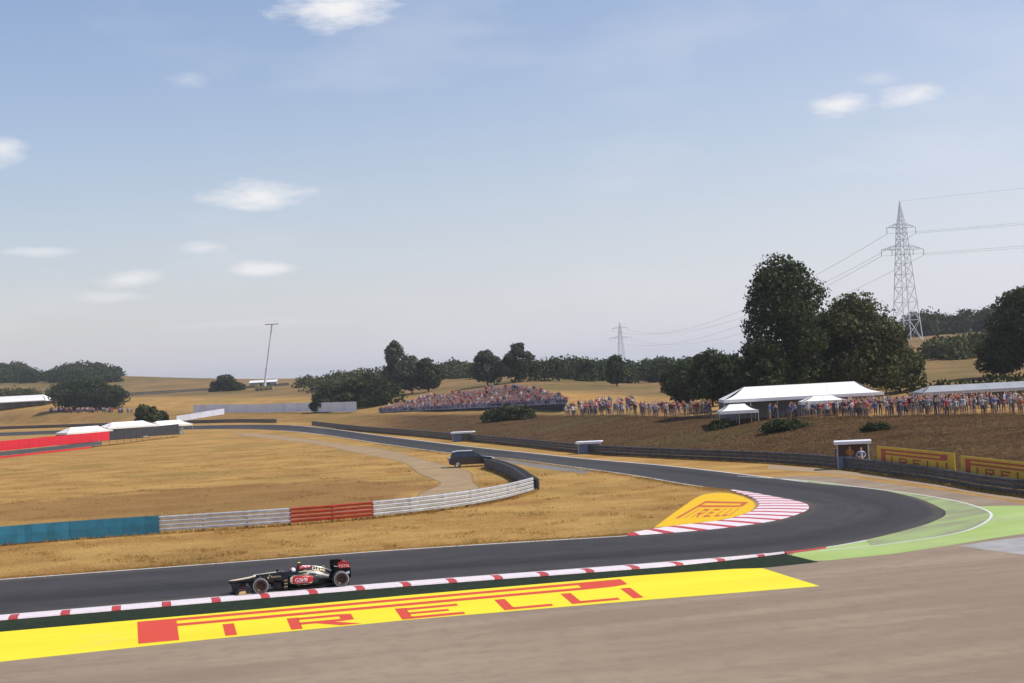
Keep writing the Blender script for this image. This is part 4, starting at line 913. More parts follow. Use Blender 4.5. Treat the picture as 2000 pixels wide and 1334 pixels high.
cab = mat('cable', (.12, .12, .13), .6, .4)
def cable(label, A, B, sag, r=.035):
    mb = MB(); P = []; n = 28
    for i in range(n + 1): f = i / n; P.append(A.lerp(B, f) - Vector((0, 0, sag * 4 * f * (1 - f))))
    for a, b in zip(P, P[1:]): mb.tube(a - A, b - A, r, k=4, cap=False)
    o = mb.build('power_cable', cab); o.location = A; tag(o, label, 'cable', 'cables hung between the pylons')
ca, sa = math.cos(R_(18)), math.sin(R_(18)); c2, s2 = math.cos(R_(12)), math.sin(R_(12))
far_p = Vector((420, 300, 52))
NAMES = iter(['lowest left', 'lowest right', 'upper left', 'upper right'])
for (z, L), (z2, L2), dz in zip(za, [(at(1212, 660, 1250).z - pb2.z, 9.5), (at(1212, 641, 1250).z - pb2.z, 6.5)], (0, 8)):
    for s in (-1, 1):
        nm = next(NAMES); A = pb + Vector((s * L * ca, s * L * sa, z - 2.0)); B = pb2 + Vector((s * L2 * c2, s * L2 * s2, z2 - 2.0)); C = far_p + Vector((s * L * ca, s * L * sa, dz))
        cable(nm + ' power cable from the tall pylon out past the right edge', A, C, 5); cable(nm + ' power cable from the tall pylon to the distant small pylon', A, B, 14, .05)
cable('thin earth wire from the tip of the tall pylon past the right edge', pb + Vector((0, 0, pyl_h)), far_p + Vector((0, 0, 17)), 3.5, .025)
# leaning crane boom with a camera platform above the left hill
cb = on(512, 640); ctop = at(531, 634, 640); t = thing('crane', 'thin leaning crane boom with a small platform on the left skyline', 'crane', cb)
cmt = mat('crane_grey_paint', (.66, .66, .70), .6, noise=.1, scale=.5); d = ctop - cb
segs = [(0, .34, .55), (.34, .68, .42), (.68, 1.0, .30)]
for a, b, w in segs: o = MB(); o.tube(d * a, d * b, w, w * .95, 8); o.build('boom_section', cmt, t)
o = MB(); o.box(d + Vector((0, 0, .15)), (5.5, 1.6, .35)); o.build('platform', mat('platform_pale', (.52, .44, .44), .7), t)
for s in (-1, 1):
    o = MB(); o.tube(d + Vector((s * 2.6, -.7, .3)), d + Vector((s * 2.6, -.7, 1.5)), .08, k=6); o.build('rail_post', cmt, t)
o = MB(); o.tube(d + Vector((-2.6, -.7, 1.5)), d + Vector((2.6, -.7, 1.5)), .08, k=6); o.build('handrail', cmt, t)
o = MB(); o.box((0, 0, .9), (7.5, 2.5, 1.5)); o.box((-3, 0, 2.2), (1.8, 2.3, 1.4)); o.build('carrier', mat('crane_carrier', (.30, .25, .10), .6), t)
for x in (-2.8, -1, 1, 2.8):
    o = MB(); o.lathe_y([(.2, -1.35), (.5, -1.35), (.55, -1.25), (.55, 1.25), (.5, 1.35), (.2, 1.35)], (x, 0, .25), 14); o.build('wheel', rubber, t)

# ------------------------------------------------------------------ dark service car in the infield
pnt = mat('dark_blue_car_paint', (.012, .014, .02), .25, .2, coat=1); glassm = mat('car_glass', (.02, .025, .03), .05, spec=.8); alu = mat('alloy', (.45, .45, .46), .35, .8); silver = mat('silver_roof_bar', (.66, .67, .70), .3, .6)
cp = G(922, 911); t = thing('estate_car', 'dark estate car with silver roof parked in the infield by the tyre stacks', 'car', cp, R_(4))
prof = [(-2.25, .35), (-2.28, .62), (-2.2, .95), (-2.05, 1.02), (1.0, .98), (1.95, .84), (2.22, .70), (2.27, .38), (1.9, .26), (-1.9, .26)]
o = MB(); o.rings([[(x * (.97 if abs(y) > .8 else 1), y, z if abs(y) < .86 else z * .96 + .02) for x, z in prof] for y in (-.9, -.82, 0, .82, .9)]); bevel(o.build('body', pnt, t, smooth=False), .05, 3)
cab_ = [(-2.02, 1.0), (-1.80, 1.44), (-1.3, 1.52), (.05, 1.50), (.95, 1.0)]
o = MB(); o.rings([[(x, y * (1 if z < 1.1 else .86), z) for x, z in cab_] for y in (-.82, .82)]); o.build('glasshouse', glassm, t)
o = MB(); o.rings([[(x, y, z + q) for x, z, q in ((-1.82, 1.46, 0), (-1.3, 1.53, 0), (.1, 1.51, 0), (.1, 1.54, 0), (-1.3, 1.57, 0), (-1.86, 1.49, 0))] for y in (-.71, .71)]); o.build('roof', silver, t)
for s in (-1, 1):
    for x0, x1 in ((-1.15, -1.08), (-.25, -.17), (.1, .18)): o = MB(); o.rings([[(x0, s * .835, 1.0), (x1, s * .835, 1.0), (x1 - .02, s * .735, 1.5), (x0 - .02, s * .735, 1.5)], [(x0, s * .80, 1.0), (x1, s * .80, 1.0), (x1 - .02, s * .70, 1.5), (x0 - .02, s * .70, 1.5)]]); o.build('pillar', pnt, t)
    o = MB(); o.box((s * 0 + 2.16, s * .62, .68), (.10, .34, .14)); o.build('headlight', alu, t)
    o = MB(); o.box((-2.25, s * .70, .82), (.06, .26, .22)); o.build('tail_light', redb, t)
    o = MB(); o.box((.72, s * .98, 1.02), (.12, .18, .13)); o.build('mirror', pnt, t)
    for x in (-1.38, 1.40):
        o = MB(); o.lathe_y([(.20, -.11), (.31, -.12), (.335, -.08), (.335, .08), (.31, .12), (.20, .11)], (x, s * .83, .335), 20); wo_ = o.build('wheel', rubber, t, smooth=False)
        o = MB(); o.lathe_y([(.0, s * .09), (.19, s * .085), (.21, s * .10)], (x, s * .83, .335), 16); o.build('rim', alu, wo_)

# ------------------------------------------------------------------ the racing car
cblack = mat('gloss_black_paint', (.006, .006, .006), .30, coat=.35, spec=.35); carbon = mat('carbon_fibre', (.012, .012, .013), .45, spec=.4); goldp = mat('gold_paint', (.62, .42, .17), .38, .25, coat=.5)
cream = mat('pale_gold_paint', (.74, .60, .38), .4, .1, coat=.4); redp = mat('gloss_red_paint', (.42, .010, .016), .45, coat=.15, spec=.3); whitep = mat('white_lettering', (.80, .80, .80), .5); goldl = mat('gold_lettering', (.62, .46, .24), .5)
slick = mat('slick_tyre_rubber', (.048, .044, .043), .75, noise=.2, scale=9); stripe = mat('grey_white_tyre_band', (.40, .39, .38), .7, noise=.12, scale=8); rimm = mat('bronze_rim', (.060, .030, .016), .4, .5); nutm = mat('wheel_nut', (.10, .03, .02), .4, .4)
lime = mat('lime_camera_pod', (.62, .72, .05), .5); visor = mat('visor', (.03, .03, .035), .1); pinkh = mat('helmet_pink', (.62, .16, .20), .35, coat=.6); whiteh = mat('helmet_white', (.80, .79, .80), .35, coat=.6); suit = mat('black_race_suit', (.02, .02, .022), .85); glove = mat('red_glove', (.35, .02, .03), .8)
fa, ra = G(509.5, 1160.5), G(667, 1146.5); head = (fa - ra); WB = head.length; head.normalize(); leftv = Vector((-head.y, head.x, 0))
FX, RX, TY = WB / 2, -WB / 2, .80
origin = (fa + ra) / 2 - leftv * TY
KZ = .012
car = thing('racing_car', 'black and gold open-wheel racing car with red panels on the near kerb', 'racing car', origin + Vector((0, 0, KZ)), math.atan2(head.y, head.x))
def ring(x, half): return [(x, y, z) for y, z in half] + [(x, -y, z) for y, z in reversed(half[1:-1])]
def sec(x, zb, zt, w, wt=None, tr=0.0):
    wt = w * .82 if wt is None else wt; zm = (zb + zt) / 2
    return ring(x, [(0, zb), (w * .62, zb), (w * .90, zb + .03), (w, zm - .02), (w * .98, zm + .06), (wt, zt - .03), (wt * .86, zt), (wt * (.80 if tr else .45), zt - tr), (0, zt - tr)])
def topgold(j, i): return 1 if i in (5, 6, 7, 8, 9, 10) else 0
o = MB(); o.rings([sec(x, a, b, w) for x, a, b, w in ((FX + 1.22, .455, .53, .085), (FX + 1.16, .425, .558, .12), (FX + .95, .405, .575, .145), (FX + .62, .40, .605, .16), (FX + .34, .39, .635, .175), (FX + .20, .38, .665, .19), (FX + .10, .375, .705, .20))], topgold)
nose = o.build('nose', [cblack, cream], car, smooth=True)
S1 = [(FX + .10, .375, .705, .20, 0), (FX - .2, .34, .722, .225, 0), (FX - .55, .27, .740, .26, 0), (.92, .20, .752, .29, 0), (.74, .15, .765, .315, 0), (.70, .13, .765, .325, .30), (.45, .10, .735, .36, .38), (.15, .09, .735, .375, .38), (.02, .09, .76, .365, .34), (-.02, .09, .80, .35, 0), (-.30, .10, .78, .30, 0), (-.7, .12, .55, .24, 0)]
o = MB(); o.rings([sec(x, a, b, w, w * .84, tr) for x, a, b, w, tr in S1], lambda j, i: 1 if (j < 3 and i in (6, 7, 8, 9)) else (2 if j in (5, 6, 7) and i in (6, 7, 8, 9) else 0))
mono = o.build('monocoque', [cblack, cream, carbon], car, smooth=True)
o = MB(); o.rings([ring(x, [(0, zb), (wb, zb), (wb * 1.0, zb + .07), (w1, zb + (zt - zb) * .45), (w2, zt - .10), (w2 * .72, zt - .02), (0, zt)]) for x, zb, zt, wb, w1, w2 in
     ((.01, .77, .975, .075, .10, .10), (-.02, .74, .995, .12, .125, .115), (-.20, .60, 1.0, .27, .155, .125), (-.45, .48, .975, .36, .20, .115), (-.75, .36, .905, .36, .21, .085), (-1.05, .26, .80, .30, .17, .05), (-1.35, .20, .665, .22, .12, .035), (RX - .02, .20, .52, .14, .08, .03), (RX - .25, .22, .40, .07, .05, .03))])
eng = o.build('engine_cover', cblack, car, smooth=True)
o = MB(); o.rings([[(.016, .085 * math.cos(a), .88 + .075 * math.sin(a)) for a in np.linspace(0, 2 * math.pi, 14)[:-1]], [(.022, .085 * math.cos(a), .88 + .075 * math.sin(a)) for a in np.linspace(0, 2 * math.pi, 14)[:-1]]]); o.build('air_intake', mat('intake_dark', (.002, .002, .002), .9), car)
def pod_ring(x, yi, yo, zb, zt, s):
    ym, zm, hy, hz = (yi + yo) / 2, (zb + zt) / 2, (yo - yi) / 2, (zt - zb) / 2; out = []
    for k in range(20):
        a = 2 * math.pi * k / 20; c_, n_ = math.cos(a), math.sin(a); e = .55
        y = ym + hy * math.copysign(abs(c_) ** e, c_) - (.10 * max(0, -n_) * max(0, c_)); out.append((x, s * y, zm + hz * math.copysign(abs(n_) ** e, n_)))
    return out
pods = []
for s in (1, -1):
    o = MB(); o.rings([pod_ring(x, a, b, c_, d, s) for x, a, b, c_, d in ((.46, .33, .68, .30, .60), (.43, .31, .71, .26, .625), (.30, .28, .74, .20, .635), (-.05, .25, .745, .15, .63), (-.40, .18, .69, .12, .585), (-.75, .14, .55, .11, .50), (-1.05, .10, .38, .11, .40), (-1.35, .06, .24, .12, .31), (-1.62, .03, .14, .13, .25))])
    p = o.build('sidepod', cblack, car, smooth=True); pods.append(p)
    o = MB(); o.rings([pod_ring(.463, .37, .65, .34, .565, s), pod_ring(.470, .38, .64, .35, .555, s)]); o.build('inlet', MATS['intake_dark'], p)
fl = [(1.05, .10), (.95, .26), (.55, .40), (.42, .72), (-.9, .72), (-1.15, .55), (RX + .30, .38), (RX - .38, .40)]
o = MB(); out = fl + [(x, -y) for x, y in reversed(fl)]; o.rings([[(x, y, .045) for x, y in out], [(x, y, .075) for x, y in out]]); o.build('floor', carbon, car)
o = MB(); o.rings([[(RX + .30, -.38, .076), (RX + .30, .38, .076), (RX - .40, .38, .20), (RX - .40, -.38, .20)], [(RX + .30, -.38, .10), (RX + .30, .38, .10), (RX - .40, .38, .222), (RX - .40, -.38, .222)]]); dif = o.build('diffuser', carbon, car)
for y in (-.3, -.1, .1, .3): o = MB(); o.box((RX - .25, y, .12), (.32, .012, .13)); o.build('strake', carbon, dif)
# barge boards and turning vanes with gold tips
for s in (1, -1):
    o = MB(); o.rings([[(1.12, s * .36, .10), (.78, s * .50, .09), (.78, s * .51, .34), (1.10, s * .38, .40)], [(1.12, s * .372, .10), (.78, s * .512, .09), (.78, s * .522, .34), (1.10, s * .392, .40)]]); o.build('bargeboard', carbon, car)
    o = MB(); o.rings([[(.72, s * .70, .08), (.56, s * .76, .08), (.54, s * .765, .60), (.66, s * .72, .58)], [(.72, s * .712, .08), (.56, s * .772, .08), (.54, s * .777, .60), (.66, s * .732, .58)]]); vane = o.build('turning_vane', carbon, car)
    for z in (.20, .33, .46): o = MB(); o.box((.62, s * .756, z), (.13, .012, .035), ry=R_(8), rz=-s * R_(20)); o.build('gold_slat', goldp, vane)
# wheels
def wheel(x, s, w, yc):
    o = MB(); o.lathe_y([(.20, -w * .46), (.165, -w * .30), (.16, w * .1), (.175, s * 0 + w * .40), (.20, w * .46)], (x, s * yc, .33), 32); rim_o = None
    wh = o.build('wheel', rimm, car, smooth=True)
    o = MB(); o.lathe_y([(.198, -w * .46), (.235, -w * .5), (.285, -w * .49), (.318, -w * .44), (.330, -w * .34), (.331, 0), (.330, w * .34), (.318, w * .44), (.285, w * .49), (.235, w * .5), (.198, w * .46)], (x, s * yc, .33), 40); o.build('tyre', slick, wh, smooth=True)
    o = MB(); o.lathe_y([(.284, s * (w * .489 + .004)), (.294, s * (w * .482 + .004)), (.305, s * (w * .464 + .004))], (x, s * yc, .33), 40); o.build('sidewall_band', stripe, wh, smooth=True)
    o = MB(); o.lathe_y([(.0, s * w * .20), (.06, s * w * .20), (.13, s * w * .26), (.17, s * w * .30), (.185, s * w * .38)], (x, s * yc, .33), 28); o.build('rim_disc', rimm, wh, smooth=True)
    for k in range(8):
        a = 2 * math.pi * k / 8; o = MB(); p0 = Vector((x, s * (yc + w * .27), .33)); o.tube(p0 + Vector((math.cos(a) * .04, 0, math.sin(a) * .04)), p0 + Vector((math.cos(a) * .165, s * .02, math.sin(a) * .165)), .014, .018, 5); o.build('spoke', rimm, wh)
    o = MB(); o.lathe_y([(.0, s * w * .34), (.035, s * w * .33), (.042, s * w * .20)], (x, s * yc, .33), 10); o.build('wheel_nut', nutm, wh)
for s in (1, -1): wheel(FX, s, .27, .775); wheel(RX, s, .36, .735)
# suspension
def arm(a, b, r=.013):
    o = MB(); a, b = Vector(a), Vector(b); d = (b - a).normalized(); n = Vector((d.y, -d.x, 0)).normalized()
    o.rings([[p + n * r * 2.2, p + Vector((0, 0, r)), p - n * r * 2.2, p - Vector((0, 0, r))] for p in (a, b)]); o.build('suspension_arm', carbon, car)
for s in (1, -1):
    for dx in (.26, -.30): arm((FX + dx, s * .17, .60), (FX, s * .66, .46)); arm((FX + dx, s * .15, .40), (FX, s * .67, .22))
    arm((FX - .06, s * .18, .66), (FX - .02, s * .64, .24), .011); arm((FX + .12, s * .17, .55), (FX + .10, s * .66, .42), .010)
    for dx in (.30, -.22): arm((RX + dx, s * .09, .42), (RX, s * .60, .46)); arm((RX + dx, s * .09, .22), (RX, s * .60, .20))
    arm((RX + .05, s * .10, .30), (RX + .02, s * .58, .33), .02)
# front wing
def aero(mb, x0, x1, z0, z1, ys, th=.014, camber=.02):
    rings = []
    for y, dx, dz in ys:
        pts = []
        for q in range(7): f = q / 6; pts.append((x0 + dx + (x1 - x0) * f, y, z0 + dz + (z1 - z0) * f - camber * math.sin(math.pi * f) + th * math.sin(math.pi * (f ** .6))))
        for q in range(6, -1, -1): f = q / 6; pts.append((x0 + dx + (x1 - x0) * f, y, z0 + dz + (z1 - z0) * f - camber * math.sin(math.pi * f)))
        rings.append(pts)
    mb.rings(rings)
WX = FX + 1.12
o = MB(); aero(o, WX, WX - .26, .105, .125, [(-.88, -.22, .0), (-.55, -.10, .015), (-.25, -.02, .03), (0, 0, .03), (.25, -.02, .03), (.55, -.10, .015), (.88, -.22, .0)]); fw = o.build('front_wing', carbon, car, smooth=False)
for s in (1, -1):
    for k, m in enumerate((carbon, redp, carbon)):
        o = MB(); aero(o, WX - .24 - .09 * k, WX - .36 - .10 * k, .135 + .045 * k, .175 + .055 * k, [(s * .26, -.02, .0), (s * .55, -.10, .0), (s * .86, -.20, -.01)]); o.build('flap', m, fw)
    ep = [(WX - .16, .065), (WX - .20, .20), (WX - .34, .26), (WX - .66, .29), (WX - .70, .24), (WX - .70, .06)]
    o = MB(); o.rings([[(x, s * .885, z) for x, z in ep], [(x, s * .90, z) for x, z in ep]]); o.build('endplate', carbon, fw)
    gp_ = [(WX - .22, .075), (WX - .25, .17), (WX - .48, .20), (WX - .52, .08)]
    o = MB(); o.rings([[(x, s * .901, z) for x, z in gp_], [(x, s * .905, z) for x, z in gp_]]); o.build('gold_panel', goldp, fw)
    o = MB(); o.box((WX - .44, s * .93, .055), (.52, .10, .012)); o.build('footplate', cream, fw)
    o = MB(); aero(o, WX - .36, WX - .62, .30, .36, [(s * .62, 0, 0), (s * .86, -.04, 0)]); o.build('winglet', whitep if False else carbon, fw)
    o = MB(); o.rings([[(WX + .02, s * .10, .45), (WX - .42, s * .13, .45), (WX - .26, s * .14, .15), (WX - .06, s * .11, .15)], [(WX + .02, s * .112, .45), (WX - .42, s * .142, .45), (WX - .26, s * .152, .15), (WX - .06, s * .122, .15)]]); o.build('wing_pylon', carbon, fw)
# rear wing
o = MB(); aero(o, -1.52 + (RX + 1.67), -1.86 + (RX + 1.67), .80, .88, [(-.49, 0, 0), (0, 0, -.01), (.49, 0, 0)], .02, .03); rw = o.build('rear_wing', carbon, car)
sh = RX + 1.67
o = MB(); aero(o, -1.84 + sh, -2.02 + sh, .895, .985, [(-.49, 0, 0), (0, 0, 0), (.49, 0, 0)], .015, .015); o.build('flap', redp, rw)
o = MB(); aero(o, -1.80 + sh, -2.00 + sh, .34, .40, [(-.49, 0, 0), (0, 0, .02), (.49, 0, 0)], .018, .02); o.build('beam_wing', carbon, rw)
EP = [(-1.44 + sh, .64), (-1.42 + sh, .99), (-1.50 + sh, 1.015), (-1.76 + sh, 1.015), (-2.13 + sh, .92), (-2.15 + sh, .34), (-2.06 + sh, .30), (-1.93 + sh, .32), (-1.86 + sh, .50), (-1.62 + sh, .57)]
plates = []
for s in (1, -1):
    o = MB(); o.rings([[(x, s * .492, z) for x, z in EP], [(x, s * .506, z) for x, z in EP]]); plates.append(o.build('endplate', mat('satin_black_paint', (.006, .006, .006), .5, spec=.12), rw))
    rp_ = [(-1.62 + sh, .99), (-1.76 + sh, 1.00), (-2.12 + sh, .91), (-2.125 + sh, .74), (-1.70 + sh, .74), (-1.60 + sh, .80)]
    o = MB(); o.rings([[(x, s * .507, z) for x, z in rp_], [(x, s * .510, z) for x, z in rp_]]); o.build('red_panel', redp, rw)
    bp_ = [(-1.92 + sh, .56), (-2.08 + sh, .60), (-2.09 + sh, .50), (-1.93 + sh, .46)]
    o = MB(); o.rings([[(x, s * .507, z) for x, z in bp_], [(x, s * .511, z) for x, z in bp_]]); o.build('pale_blue_mark', mat('pale_blue_mark', (.45, .62, .70), .5), rw)
    wp = [(-1.44 + sh, .855), (-1.62 + sh, .83), (-1.62 + sh, .815), (-1.44 + sh, .835)]
    o = MB(); o.rings([[(x, s * .507, z) for x, z in wp], [(x, s * .510, z) for x, z in wp]]); o.build('white_flash', whitep, rw)
o = MB(); o.box((-1.86 + sh, 0, .58), (.16, .03, .52)); o.build('support', carbon, rw)
# small parts
for s in (1, -1):
    o = MB(); o.box((.80, s * .50, .775), (.10, .17, .085)); mir = bevel(o.build('mirror', cblack, car), .02); o = MB(); o.tube((.78, s * .30, .70), (.80, s * .44, .75), .012, k=6); o.build('stalk', carbon, mir)
    o = MB(); o.box((.752, s * .50, .775), (.006, .14, .06)); o.build('glass', mat('mirror_glass', (.5, .5, .5), .05, 1.0), mir)
    o = MB(); o.tube((-1.05, s * .22, .40), (-1.25, s * .25, .36), .05, .045, 12); o.build('exhaust', mat('exhaust_metal', (.10, .09, .08), .5, .8), car)
o = MB(); o.box((-.06, 0, 1.055), (.10, .20, .035)); bevel(o.build('camera_pod', lime, car), .015); o = MB(); o.box((-.06, 0, 1.018), (.07, .03, .05)); o.build('camera_stem', cblack, car)
o = MB(); o.tube((1.05, 0, .74), (1.05, 0, .88), .006, k=5); o.build('antenna', carbon, car)
o = MB(); o.box((.62, 0, .635), (.03, .27, .12), ry=R_(-15)); bevel(o.build('steering_wheel', carbon, car), .012)
o = MB(); o.rings([[(x, y, z) for y, z in ((-.27, .70), (-.27, .80), (-.14, .84), (.14, .84), (.27, .80), (.27, .70))] for x in (.03, -.06)]); o.build('headrest', carbon, car)
o = MB(); o.rings([[(-.0, y, .765) for y in (-.2, .2)] + [(-.0, y, .80) for y in (.2, -.2)], [(-.30, y * .8, .765) for y in (-.2, .2)] + [(-.30, y * .8, .80) for y in (.2, -.2)]]); 
# painted panels and lettering that follow the bodywork
bvs, bfs = [], []
for ob in (nose, mono, eng, pods[0], pods[1]):
    k = len(bvs); bvs += [v.co.copy() for v in ob.data.vertices]; bfs += [tuple(k + i for i in p.vertices) for p in ob.data.polygons]
for ob in plates: k = len(bvs); bvs += [v.co.copy() for v in ob.data.vertices]; bfs += [tuple(k + i for i in p.vertices) for p in ob.data.polygons]
BVH = BVHTree.FromPolygons(bvs, bfs)
def text_polys(txt, flips=()):
    cu = bpy.data.curves.new('t', 'FONT'); cu.body = txt; cu.resolution_u = 4; ob = bpy.data.objects.new('t', cu); COL.objects.link(ob)
    dg = bpy.context.evaluated_depsgraph_get(); me = bpy.data.meshes.new_from_object(ob.evaluated_get(dg)); vs = [(v.co.x, v.co.y) for v in me.vertices]; fs = [tuple(p.vertices) for p in me.polygons]
    bpy.data.objects.remove(ob); bpy.data.curves.remove(cu); bpy.data.meshes.remove(me); return vs, fs
def project(name, vs, fs, m, parent, s, off=.006, cuts=0):
    me = bpy.data.meshes.new(name); me.from_pydata([(x, 0, z) for x, z in vs], [], fs); bm = bmesh.new(); bm.from_mesh(me)
    bmesh.ops.triangulate(bm, faces=bm.faces)
    for _ in range(cuts): bmesh.ops.subdivide_edges(bm, edges=[e for e in bm.edges if e.calc_length() > .05], cuts=1, use_grid_fill=True); bmesh.ops.triangulate(bm, faces=bm.faces)
    for v in bm.verts:
        hit, nrm, _, _ = BVH.ray_cast(Vector((v.co.x, s * 2, v.co.z)), Vector((0, -s, 0)))
        if hit is not None: v.co = hit + Vector((0, s * off, 0)) + Vector((0, 0, .002))
        else: v.co.y = s * .05
    bm.to_mesh(me); bm.free(); return link(name, me, parent, m)
def lettering(txt, xc, zc, w, h, m, s, slope=0.0, off=.012, name='lettering', flip=(), parent=None):
    vs, fs = [], []; pen = 0.0
    for i, ch in enumerate(txt):
        v, f = text_polys(ch); a, b = min(p[0] for p in v), max(p[0] for p in v); k = len(vs)
        vs += [(((b - p[0]) if i in flip else (p[0] - a)) + pen, p[1]) for p in v]; fs += [tuple(k + q for q in g_) for g_ in f]; pen += b - a + .10
    y0, y1 = min(p[1] for p in vs), max(p[1] for p in vs); W_ = pen - .10
    vs = [((p[0] / W_ - .5) * w, (p[1] - y0) / (y1 - y0) * h - h / 2 ) for p in vs]
    vs = [(xc - s * u, zc + v - s * slope * u * s) for u, v in vs]
    return project(name, vs, fs, m, parent or car, s, off, 1)
def rpoly(x0, x1, z0, z1, rr=.05, point=0.0):
    pts = []
    for cx, cz, a0 in ((x1 - rr, z1 - rr, 0), (x0 + rr, z1 - rr, 90), (x0 + rr, z0 + rr, 180), (x1 - rr, z0 + rr, 270)):
        for k in range(5): a = R_(a0 + 22.5 * k); pts.append((cx + rr * math.cos(a), cz + rr * math.sin(a)))
    return [(x, z + (point * (1 - (x - x0) / (x1 - x0)) * (.5 * (z0 + z1) - z) * 2)) for x, z in pts]
def grid_panel(name, x0, x1, zf0, zf1, m, s, n=14, off=.006, parent=None):
    vs, fs = [], []
    for i in range(n + 1):
        x = x0 + (x1 - x0) * i / n; a, b = zf0((i / n)), zf1((i / n))
        for j in range(6): vs.append((x, a + (b - a) * j / 5))
    for i in range(n):
        for j in range(5): k = i * 6 + j; fs.append((k, k + 6, k + 7, k + 1))
    return project(name, vs, fs, m, parent or car, s, off, 0)
E_ = lambda f: max(.0, 1 - abs(2 * f - 1) ** 5) ** .5
for s, pd in ((1, pods[0]), (-1, pods[1])):
    grid_panel('gold_border', .435, -.50, lambda f: .40 - .20 * E_(f * .93 + .035), lambda f: .40 + .215 * E_(f * .93 + .035), cream, s, 22, .005, pd)
    grid_panel('red_panel', .34, -.53, lambda f: .41 - .155 * E_(f * .95 + .025) * (1 - .2 * f), lambda f: .41 + .19 * E_(f * .95 + .025) * (1 - .15 * f), redp, s, 22, .010, pd)
    lettering('GENII', -.02, .42, .52, .15, whitep, s, 0, .016, parent=pd, flip=(1, 2)); grid_panel('pale_stripe', .20, -.26, lambda f: .30, lambda f: .322, mat('pale_pink_stripe', (.62, .36, .40), .5), s, 6, .016, pd)
    grid_panel('red_airbox_panel', -.03, -.60, lambda f: .80 + .02 * f + .07 * max(0, f - .7) / .3, lambda f: .965 - .035 * f - .06 * max(0, f - .8) / .2, redp, s, 14, .005, eng)
    grid_panel('white_panel', -.16, -.50, lambda f: .905 - .01 * f, lambda f: .945 - .03 * f, whitep, s, 8, .009, eng)
    for k in range(5): grid_panel('white_script', -.10 - .085 * k, -.165 - .085 * k, lambda f: .865 - .01 * f + .01 * (k % 2), lambda f: .893 - .006 * f - .01 * (k % 2), whitep, s, 3, .009, eng)
    lettering('CLEAR', -.86, .735, .55, .135, cream, s, .22, .012, parent=eng)
    grid_panel('gold_line', .0, -1.05, lambda f: .690 - .0 * f - .15 * f ** 3, lambda f: .722 - .015 * f - .155 * f ** 3, cream, s, 18, .006, eng)
    lettering('RENAULT', -.58, .628, .52, .055, whitep, s, .05, .010, parent=eng)
    lettering('Rexona', 1.02 - .06, .60, .40, .095, goldl, s, -.03, .010, parent=mono)
    project('check_mark', [(1.32, .585), (1.285, .50), (1.275, .50), (1.20, .70), (1.225, .70), (1.28, .55), (1.30, .60)], [(0, 1, 5, 6), (1, 2, 5), (2, 3, 4, 5)], goldl, mono, s, .010, 1)
    lettering('TOTAL', -1.872 + sh, .822, .47, .115, whitep, s, 0, .007, parent=rw)
# black script along the gold top of the nose
for k in range(9): x = FX - .05 - .085 * k; o = MB(); o.box((x, 0, .7145 + .0045 * k + .006), (.045, .10 + .04 * (k % 2), .004)); o.build('nose_script', cblack, mono)
# driver
dn = {'pelvis': (-.02, 0, .24, (.15, .13)), 'waist': (.0, 0, .38, (.14, .12)), 'chest': (.06, 0, .54, (.15, .12)), 'neck': (.16, 0, .66, .07), 'head': (.20, 0, .72, .08)}
de = [('pelvis', 'waist'), ('waist', 'chest'), ('chest', 'neck'), ('neck', 'head')]
for s, k in ((1, 'l'), (-1, 'r')):
    dn.update({k + 'shoulder': (.09, s * .18, .585, .065), k + 'elbow': (.30, s * .235, .50, .05), k + 'wrist': (.53, s * .17, .62, .036), k + 'palm': (.59, s * .150, .645, (.036, .026)), k + 'thumb': (.60, s * .115, .685, .014), k + 'index': (.645, s * .135, .66, .014), k + 'middle': (.648, s * .14, .64, .014), k + 'ring': (.645, s * .143, .62, .013), k + 'little': (.64, s * .145, .60, .012),
               k + 'hip': (.06, s * .09, .24, .10), k + 'knee': (.55, s * .11, .46, .07), k + 'ankle': (.98, s * .09, .34, .05), k + 'toe': (1.06, s * .09, .44, .045)})
    de += [('chest', k + 'shoulder'), (k + 'shoulder', k + 'elbow'), (k + 'elbow', k + 'wrist'), (k + 'wrist', k + 'palm'), (k + 'palm', k + 'thumb'), (k + 'palm', k + 'index'), (k + 'palm', k + 'middle'), (k + 'palm', k + 'ring'), (k + 'palm', k + 'little'), ('pelvis', k + 'hip'), (k + 'hip', k + 'knee'), (k + 'knee', k + 'ankle'), (k + 'ankle', k + 'toe')]
dme = skin_mesh('person', dn, de, 1); dme.materials.clear()
for m in (suit, glove): dme.materials.append(m)
dme.polygons.foreach_set('material_index', [1 if (p.center.x > .55 and abs(p.center.y) > .08 and p.center.z > .55) else 0 for p in dme.polygons]); dme.polygons.foreach_set('use_smooth', [True] * len(dme.polygons))
drv = link('person', dme); drv.location = car.location; drv.rotation_euler = car.rotation_euler; tag(drv, 'driver in black suit and pink and white helmet seated in the racing car', 'person')
def helmet_part(name, cond, m, grow=0.0):
    o = MB(); n, k = 14, 22; R = [.135 + grow, .118 + grow, .128 + grow]
    def pt(i, j):
        th = math.pi * i / n; ph = 2 * math.pi * j / k; f = 1 + .06 * max(0, math.cos(ph)) * (th > 1.5); return Vector((.215 + R[0] * math.sin(th) * math.cos(ph) * f, R[1] * math.sin(th) * math.sin(ph), .745 + R[2] * math.cos(th)))
    for i in range(n):
        for j in range(k):
            if cond(math.pi * (i + .5) / n, (2 * math.pi * (j + .5) / k + math.pi) % (2 * math.pi) - math.pi): o.quad(pt(i, j), pt(i, j + 1), pt(i + 1, j + 1), pt(i + 1, j))
    return o.build(name, m, drv, smooth=True)
vis = lambda th, ph: 1.25 < th < 1.85 and abs(ph) < 1.05
